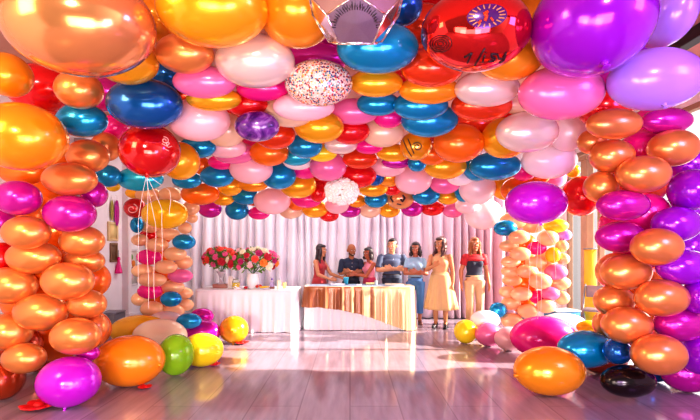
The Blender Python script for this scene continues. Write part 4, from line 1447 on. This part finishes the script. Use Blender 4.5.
# ------------------------------------------------------------------ things on the left wall
def wall_left_pt(px, py):
    X = XL; Y = F * X / (px - 350); return X, Y, EYE - (py - HZ) / F * Y
def poster(name, label, cat, px0, px1, py0, py1, cframe, ccard, marks, dep=.03):
    _, Y0_, _ = wall_left_pt(px0, 250); _, Y1_, _ = wall_left_pt(px1, 250)
    Ym = (Y0_ + Y1_) / 2; z1 = EYE - (py0 - HZ) / F * Ym; z0 = EYE - (py1 - HZ) / F * Ym
    t = thing(name, label, cat, (XL, Ym, (z0 + z1) / 2)); w = Y1_ - Y0_; h = z1 - z0
    bm = bmesh.new()
    for sy in (-1, 1): box(bm, dep / 2, sy * (w / 2 - .02), 0, dep, .04, h, bevel=.005)
    for sz in (-1, 1): box(bm, dep / 2, 0, sz * (h / 2 - .02), dep, w - .08, .04, bevel=.005)
    obj('frame', bm, pmat('frame_' + name, cframe, .45), t)
    bm = bmesh.new(); box(bm, dep * .3, 0, 0, dep * .4, w - .06, h - .06); obj('print', bm, ccard, t)
    for (fy, fz, r_, m_) in marks:
        bm = bmesh.new(); ell(bm, (dep * .6, fy * w, fz * h), (.01, r_ * w, r_ * w), None, 14, 8); obj('painted_bloom', bm, m_, t)
pm = pmat('poster_paper', '#e7dcd6', .6, noise=.25, nscale=9)
poster('framed_poster', 'framed flower print on the left wall beyond the front column', 'picture', 124, 137, 249, 286, '#e9dfe2', pm,
       [(-.1, .18, .16, FC[1]), (.16, .1, .14, FC[5]), (-.18, -.02, .13, M_LEAF2), (.1, -.08, .15, FC[4]), (.0, .28, .12, M_LEAF), (.0, -.25, .14, FC[3])])
poster('wall_plaque', 'cream yellow plaque on the left wall above the dark wooden one', 'picture', 107, 117, 222, 241, '#e8cf9a', pmat('plaque_cream', '#f6dc96', .5, noise=.08), [])
poster('wall_plaque', 'narrow dark wooden plaque under the cream yellow one', 'picture', 109.5, 116.5, 243, 262, '#8a6a4a', pmat('plaque_brown', '#7c5a40', .5, noise=.3), [])
X, Y, Z = wall_left_pt(116, 265)
t = thing('wall_ornament', 'hot pink tassel ornament hanging on left wall by the flower print', 'ornament', (XL + .05, Y, Z))
bm = bmesh.new(); lathe(bm, [(.005, .16), (.03, .14), (.035, .10), (.02, .08), (.06, -.1), (.07, -.16), (.01, -.165)], 16); obj('tassel', bm, BM['hot'], t)
bm = bmesh.new(); tube(bm, [(0, 0, .15), (0, 0, .28), (-.05, 0, .28)], .006, 6); obj('hook', bm, M_STEEL, t)
X, Y, Z = wall_left_pt(115.5, 213)
t = thing('paper_pennant', 'magenta leaf shaped pennant hung high on left wall above the plaque', 'pennant', (XL + .03, Y, Z))
bm = bmesh.new(); ell(bm, (0, 0, 0), (.012, .085, .25), None, 16, 14); obj('pennant', bm, BM['magenta'], t)
bm = bmesh.new(); tube(bm, [(0, 0, .24), (0, 0, .34), (-.03, 0, .34)], .006, 6); obj('cord', bm, M_RIB, t)
X, Y, Z = wall_left_pt(110.5, 213)
t = thing('paper_pennant', 'slim olive green pennant beside the magenta one on left wall', 'pennant', (XL + .03, Y, Z + .05))
bm = bmesh.new(); ell(bm, (0, 0, 0), (.012, .05, .2), None, 16, 14); obj('pennant', bm, pmat('pennant_olive', '#a8a040', .5), t)
bm = bmesh.new(); tube(bm, [(0, 0, .19), (0, 0, .28), (-.03, 0, .28)], .006, 6); obj('cord', bm, M_RIB, t)
# grey equipment case at the foot of the left wall
Y = 7.55; x = (112 - 350) / F * Y
t = thing('equipment_case', 'grey equipment case on the floor against the left wall', 'case', (x, Y, 0))
bm = bmesh.new(); box(bm, 0, 0, .17, .30, .36, .30, bevel=.015); obj('case_body', bm, pmat('case_grey', '#7a7480', .5, noise=.15), t)
bm = bmesh.new(); box(bm, 0, 0, .335, .31, .37, .03, bevel=.008); obj('lid', bm, pmat('case_lid', '#8d8792', .5), t)
bm = bmesh.new(); tube(bm, [(.06, -.183, .22), (.06, -.205, .22), (-.06, -.205, .22), (-.06, -.183, .22)], .008, 6); obj('handle', bm, M_BEAM, t)
for sx in (-1, 1):
    for sy in (-1, 1):
        bm = bmesh.new(); lathe(bm, [(.02, 0), (.02, .022), (.001, .022)], 12, (sx * .12, sy * .15, 0)); obj('foot', bm, M_BEAM, t)

# ------------------------------------------------------------------ far right corner
Y = 8.3; x = (592 - 350) / F * 7.9
t = thing('folding_chair', 'grey folding chair in the far right corner behind the copper column', 'chair', ((597 - 350) / F * 7.0, 7.0, 0), math.radians(-40))
M_CH = pmat('chair_grey', '#8a8490', .4, .3)
bm = bmesh.new(); box(bm, 0, 0, .45, .40, .38, .03, bevel=.012); obj('seat', bm, M_CH, t)
bm = bmesh.new(); box(bm, 0, .20, .74, .40, .025, .20, bevel=.012); obj('backrest', bm, M_CH, t)
for sx in (-1, 1):
    bm = bmesh.new(); tube(bm, [(sx * .21, -.24, 0), (sx * .21, .0, .44), (sx * .21, .20, .86)], .013, 8); obj('leg', bm, M_STEEL, t)
    bm = bmesh.new(); tube(bm, [(sx * .185, .26, 0), (sx * .185, -.12, .44)], .013, 8); obj('leg', bm, M_STEEL, t)
t = thing('storage_crate', 'blue plastic crate on the floor in the far right corner', 'crate', ((562 - 350) / F * 7.6, 7.6, 0), .2)
bm = bmesh.new(); M_CR = pmat('crate_blue', '#2a84b8', .4)
box(bm, 0, 0, .01, .48, .34, .02)
for sx in (-1, 1): box(bm, sx * .235, 0, .18, .016, .34, .34, bevel=.004)
for sy in (-1, 1): box(bm, 0, sy * .165, .18, .454, .014, .34, bevel=.004)
obj('crate_body', bm, M_CR, t)
bm = bmesh.new(); box(bm, 0, 0, .362, .50, .37, .022, bevel=.006); obj('lid', bm, pmat('crate_lid', '#bfe0ea', .4), t)
t = thing('yellow_banner', 'yellow roll up banner standing in the far right corner', 'banner', (4.36, 7.62, 0), -.5)
bm = bmesh.new(); box(bm, 0, 0, .03, .24, .14, .06, bevel=.01); obj('base', bm, M_STEEL, t)
bm = bmesh.new(); box(bm, 0, 0, .76, .20, .006, 1.4); obj('panel', bm, pmat('banner_yellow', '#e9b92a', .5, noise=.1), t)
bm = bmesh.new(); tube(bm, [(-.11, 0, 1.47), (.11, 0, 1.47)], .014, 8); obj('top_bar', bm, M_STEEL, t)

# ------------------------------------------------------------------ white paper flower cluster in the canopy
def pompom():
    c = OBST['pompom']['p']; R = OBST['pompom']['r'][0] * .82
    t = thing('paper_flower_cluster', 'white paper flower cluster hanging between balloons at the canopy centre', 'paper flowers', c)
    rnd = random.Random(11); mt = pmat('paper_white', '#fff3ea', .7)
    for k in range(16):
        f = (k + .5) / 16; ph_ = math.acos(1 - 2 * f); a = k * 2.39996
        d_ = Vector((math.sin(ph_) * math.cos(a), math.sin(ph_) * math.sin(a), math.cos(ph_)))
        if d_.y > .55: continue
        bm = bmesh.new(); bloom(bm, Vector((d_.x * R * .75, d_.y * R * .3, d_.z * R * .5)), R * .36, d_ + Vector((0, -.4, 0)), rnd); obj('paper_flower', bm, mt, t)
    bm = bmesh.new(); ell(bm, (0, 0, 0), (R * .6, R * .25, R * .4)); obj('core', bm, pmat('core_beige', '#e8c4a8', .7), t)
    bm = bmesh.new(); tube(bm, [(0, 0, 0), (0, 0, ZC - c.z)], .003, 5); obj('string', bm, M_RIB, t)
pompom()
# ------------------------------------------------------------------ red petals on the floor
M_PET = pmat('petal_red', '#e0101c', .45, noise=.2, nscale=20)
def petals(px, py, w, label, seed, nn=9):
    Yp = EYE * F / (py - HZ); X = (px - 350) / F * Yp; rnd = random.Random(seed)
    t = thing('red_flower', label, 'flower', (X, Yp, 0)); R = w / F * Yp / 2
    for k in range(nn):
        a = 2 * math.pi * k / nn + rnd.uniform(-.2, .2); s_ = rnd.uniform(.45, .62)
        bm = bmesh.new(); ell(bm, (R * .55 * math.cos(a), R * .55 * math.sin(a), R * .14 + .008), (R * .46, R * .34, R * .09), (Matrix.Rotation(a, 3, 'Z') @ Matrix.Rotation(-.22, 3, 'Y')), 12, 8); obj('petal', bm, M_PET, t)
    bm = bmesh.new(); ell(bm, (0, 0, R * .22), (R * .3, R * .3, R * .2), None, 12, 8); obj('flower_centre', bm, M_PET, t)
petals(39, 408.5, 34, 'red flower lying on the floor in front of the magenta balloon', 1)
petals(242, 344, 14, 'red flower on floor beside the amber balloon near the white table', 2)
petals(214, 365.5, 13, 'red flower on floor in front of the bright yellow balloon', 3)
petals(145, 388.5, 14, 'red flower tucked under the front of the orange balloon', 4)
print('TIME c_room', round(_t.time()-_T0,1))
# ------------------------------------------------------------------ light and camera
def area(name, loc, tgt, sx, sy, power, col, spread=180):
    l = bpy.data.lights.new(name, 'AREA'); l.shape = 'RECTANGLE'; l.size = sx; l.size_y = sy; l.energy = power; l.color = col; l.spread = math.radians(spread)
    o = bpy.data.objects.new(name, l); COL.objects.link(o); o.location = loc
    o.rotation_euler = (Vector(tgt) - Vector(loc)).to_track_quat('-Z', 'Y').to_euler()
    return o
w = bpy.data.worlds.new('world'); SC.world = w; w.use_nodes = True
nt = w.node_tree; bg = nt.nodes['Background']
tc = nt.nodes.new('ShaderNodeTexCoord'); sp = nt.nodes.new('ShaderNodeSeparateXYZ'); nt.links.new(tc.outputs['Generated'], sp.inputs[0])
cr = nt.nodes.new('ShaderNodeValToRGB'); el = cr.color_ramp.elements
mr = nt.nodes.new('ShaderNodeMapRange'); mr.inputs[1].default_value = -1; mr.inputs[2].default_value = 1
nt.links.new(sp.outputs[2], mr.inputs[0]); nt.links.new(mr.outputs[0], cr.inputs[0])
el[0].position = .3; el[0].color = (.40, .36, .36, 1); el[1].position = .8; el[1].color = (.97, .97, 1.0, 1)
e = el.new(.5); e.color = (.75, .70, .70, 1)
nt.links.new(cr.outputs[0], bg.inputs['Color']); 
pw = nt.nodes.new('ShaderNodeMath'); pw.operation = 'MAXIMUM'; pw.inputs[1].default_value = 0; nt.links.new(sp.outputs[0], pw.inputs[0])
p2 = nt.nodes.new('ShaderNodeMath'); p2.operation = 'POWER'; p2.inputs[1].default_value = 3; nt.links.new(pw.outputs[0], p2.inputs[0])
p3 = nt.nodes.new('ShaderNodeMath'); p3.operation = 'MULTIPLY_ADD'; p3.inputs[1].default_value = 5.0; p3.inputs[2].default_value = .30; nt.links.new(p2.outputs[0], p3.inputs[0])
nt.links.new(p3.outputs[0], bg.inputs['Strength'])
s = bpy.data.lights.new('sun', 'SUN'); s.energy = 18.0; s.color = (1.0, .91, .78); s.angle = math.radians(1.2)
so = bpy.data.objects.new('sun', s); COL.objects.link(so)
d_ = Vector((-.90, .0, -.39)).normalized(); so.rotation_euler = d_.to_track_quat('-Z', 'Y').to_euler(); so.location = (9, 6, 5)
s2 = bpy.data.lights.new('added_front_fill', 'SUN'); s2.energy = .8; s2.color = (1.0, .97, .93); s2.angle = math.radians(9)  # second sun added behind the camera to light tables, people and curtain
so2 = bpy.data.objects.new('added_front_fill', s2); COL.objects.link(so2); so2.location = (0, -6, 3)
so2.rotation_euler = Vector((.04, .98, -.13)).normalized().to_track_quat('-Z', 'Y').to_euler()
area('added_fill_left', (-1.3, -.6, .9), (-2.6, 4.2, 2.1), 2.0, 1.3, 80, (1.0, .88, .70))  # unseen warm area lamp added by the camera to light the left foreground
area('added_fill_right', (1.5, -.6, .9), (3.2, 4.2, 2.1), 1.8, 1.3, 90, (.74, .52, 1.0))  # its violet counterpart, likewise added out of view for the right foreground
area('fill_front', (0, -.7, .45), (0, 4.5, 2.9), 2.6, .9, 45, (1.0, .97, .95))  # unseen low fill added to lift the canopy from below
area('wash_left', (-4.1, .6, 3.3), (.5, 4.2, 2.2), 1.0, 1.6, 70, (1.0, .80, .38))
area('wash_right', (4.3, .6, 3.3), (1.0, 4.0, 2.4), 1.0, 1.6, 90, (.55, .25, 1.0))
area('added_backdrop_fill', (0, 8.15, 3.6), (0, 8.2, 0), 6.4, .5, 85, (.93, .98, 1.0))  # unseen strip lamp added behind the canopy to brighten the back zone
area('window_light', (XR + .5, 7.0, 1.7), (0, 7.4, 1.4), 3.2, 2.6, 60, (1.0, .95, .95))
cam = bpy.data.cameras.new('camera'); co = bpy.data.objects.new('camera', cam); COL.objects.link(co)
co.location = (0, 0, EYE); co.rotation_euler = (math.radians(90), 0, 0)
cam.sensor_width = 36; cam.sensor_fit = 'HORIZONTAL'; cam.lens = F / 700 * 36; cam.shift_y = (HZ - 210) / 700; cam.clip_start = .05
SC.camera = co
SC.view_settings.view_transform = 'Standard'
SC.view_settings.look = 'None'
SC.view_settings.exposure = 0.27
SC.view_settings.gamma = 0.86
SC.cycles.max_bounces = 8; SC.cycles.sample_clamp_indirect = 6
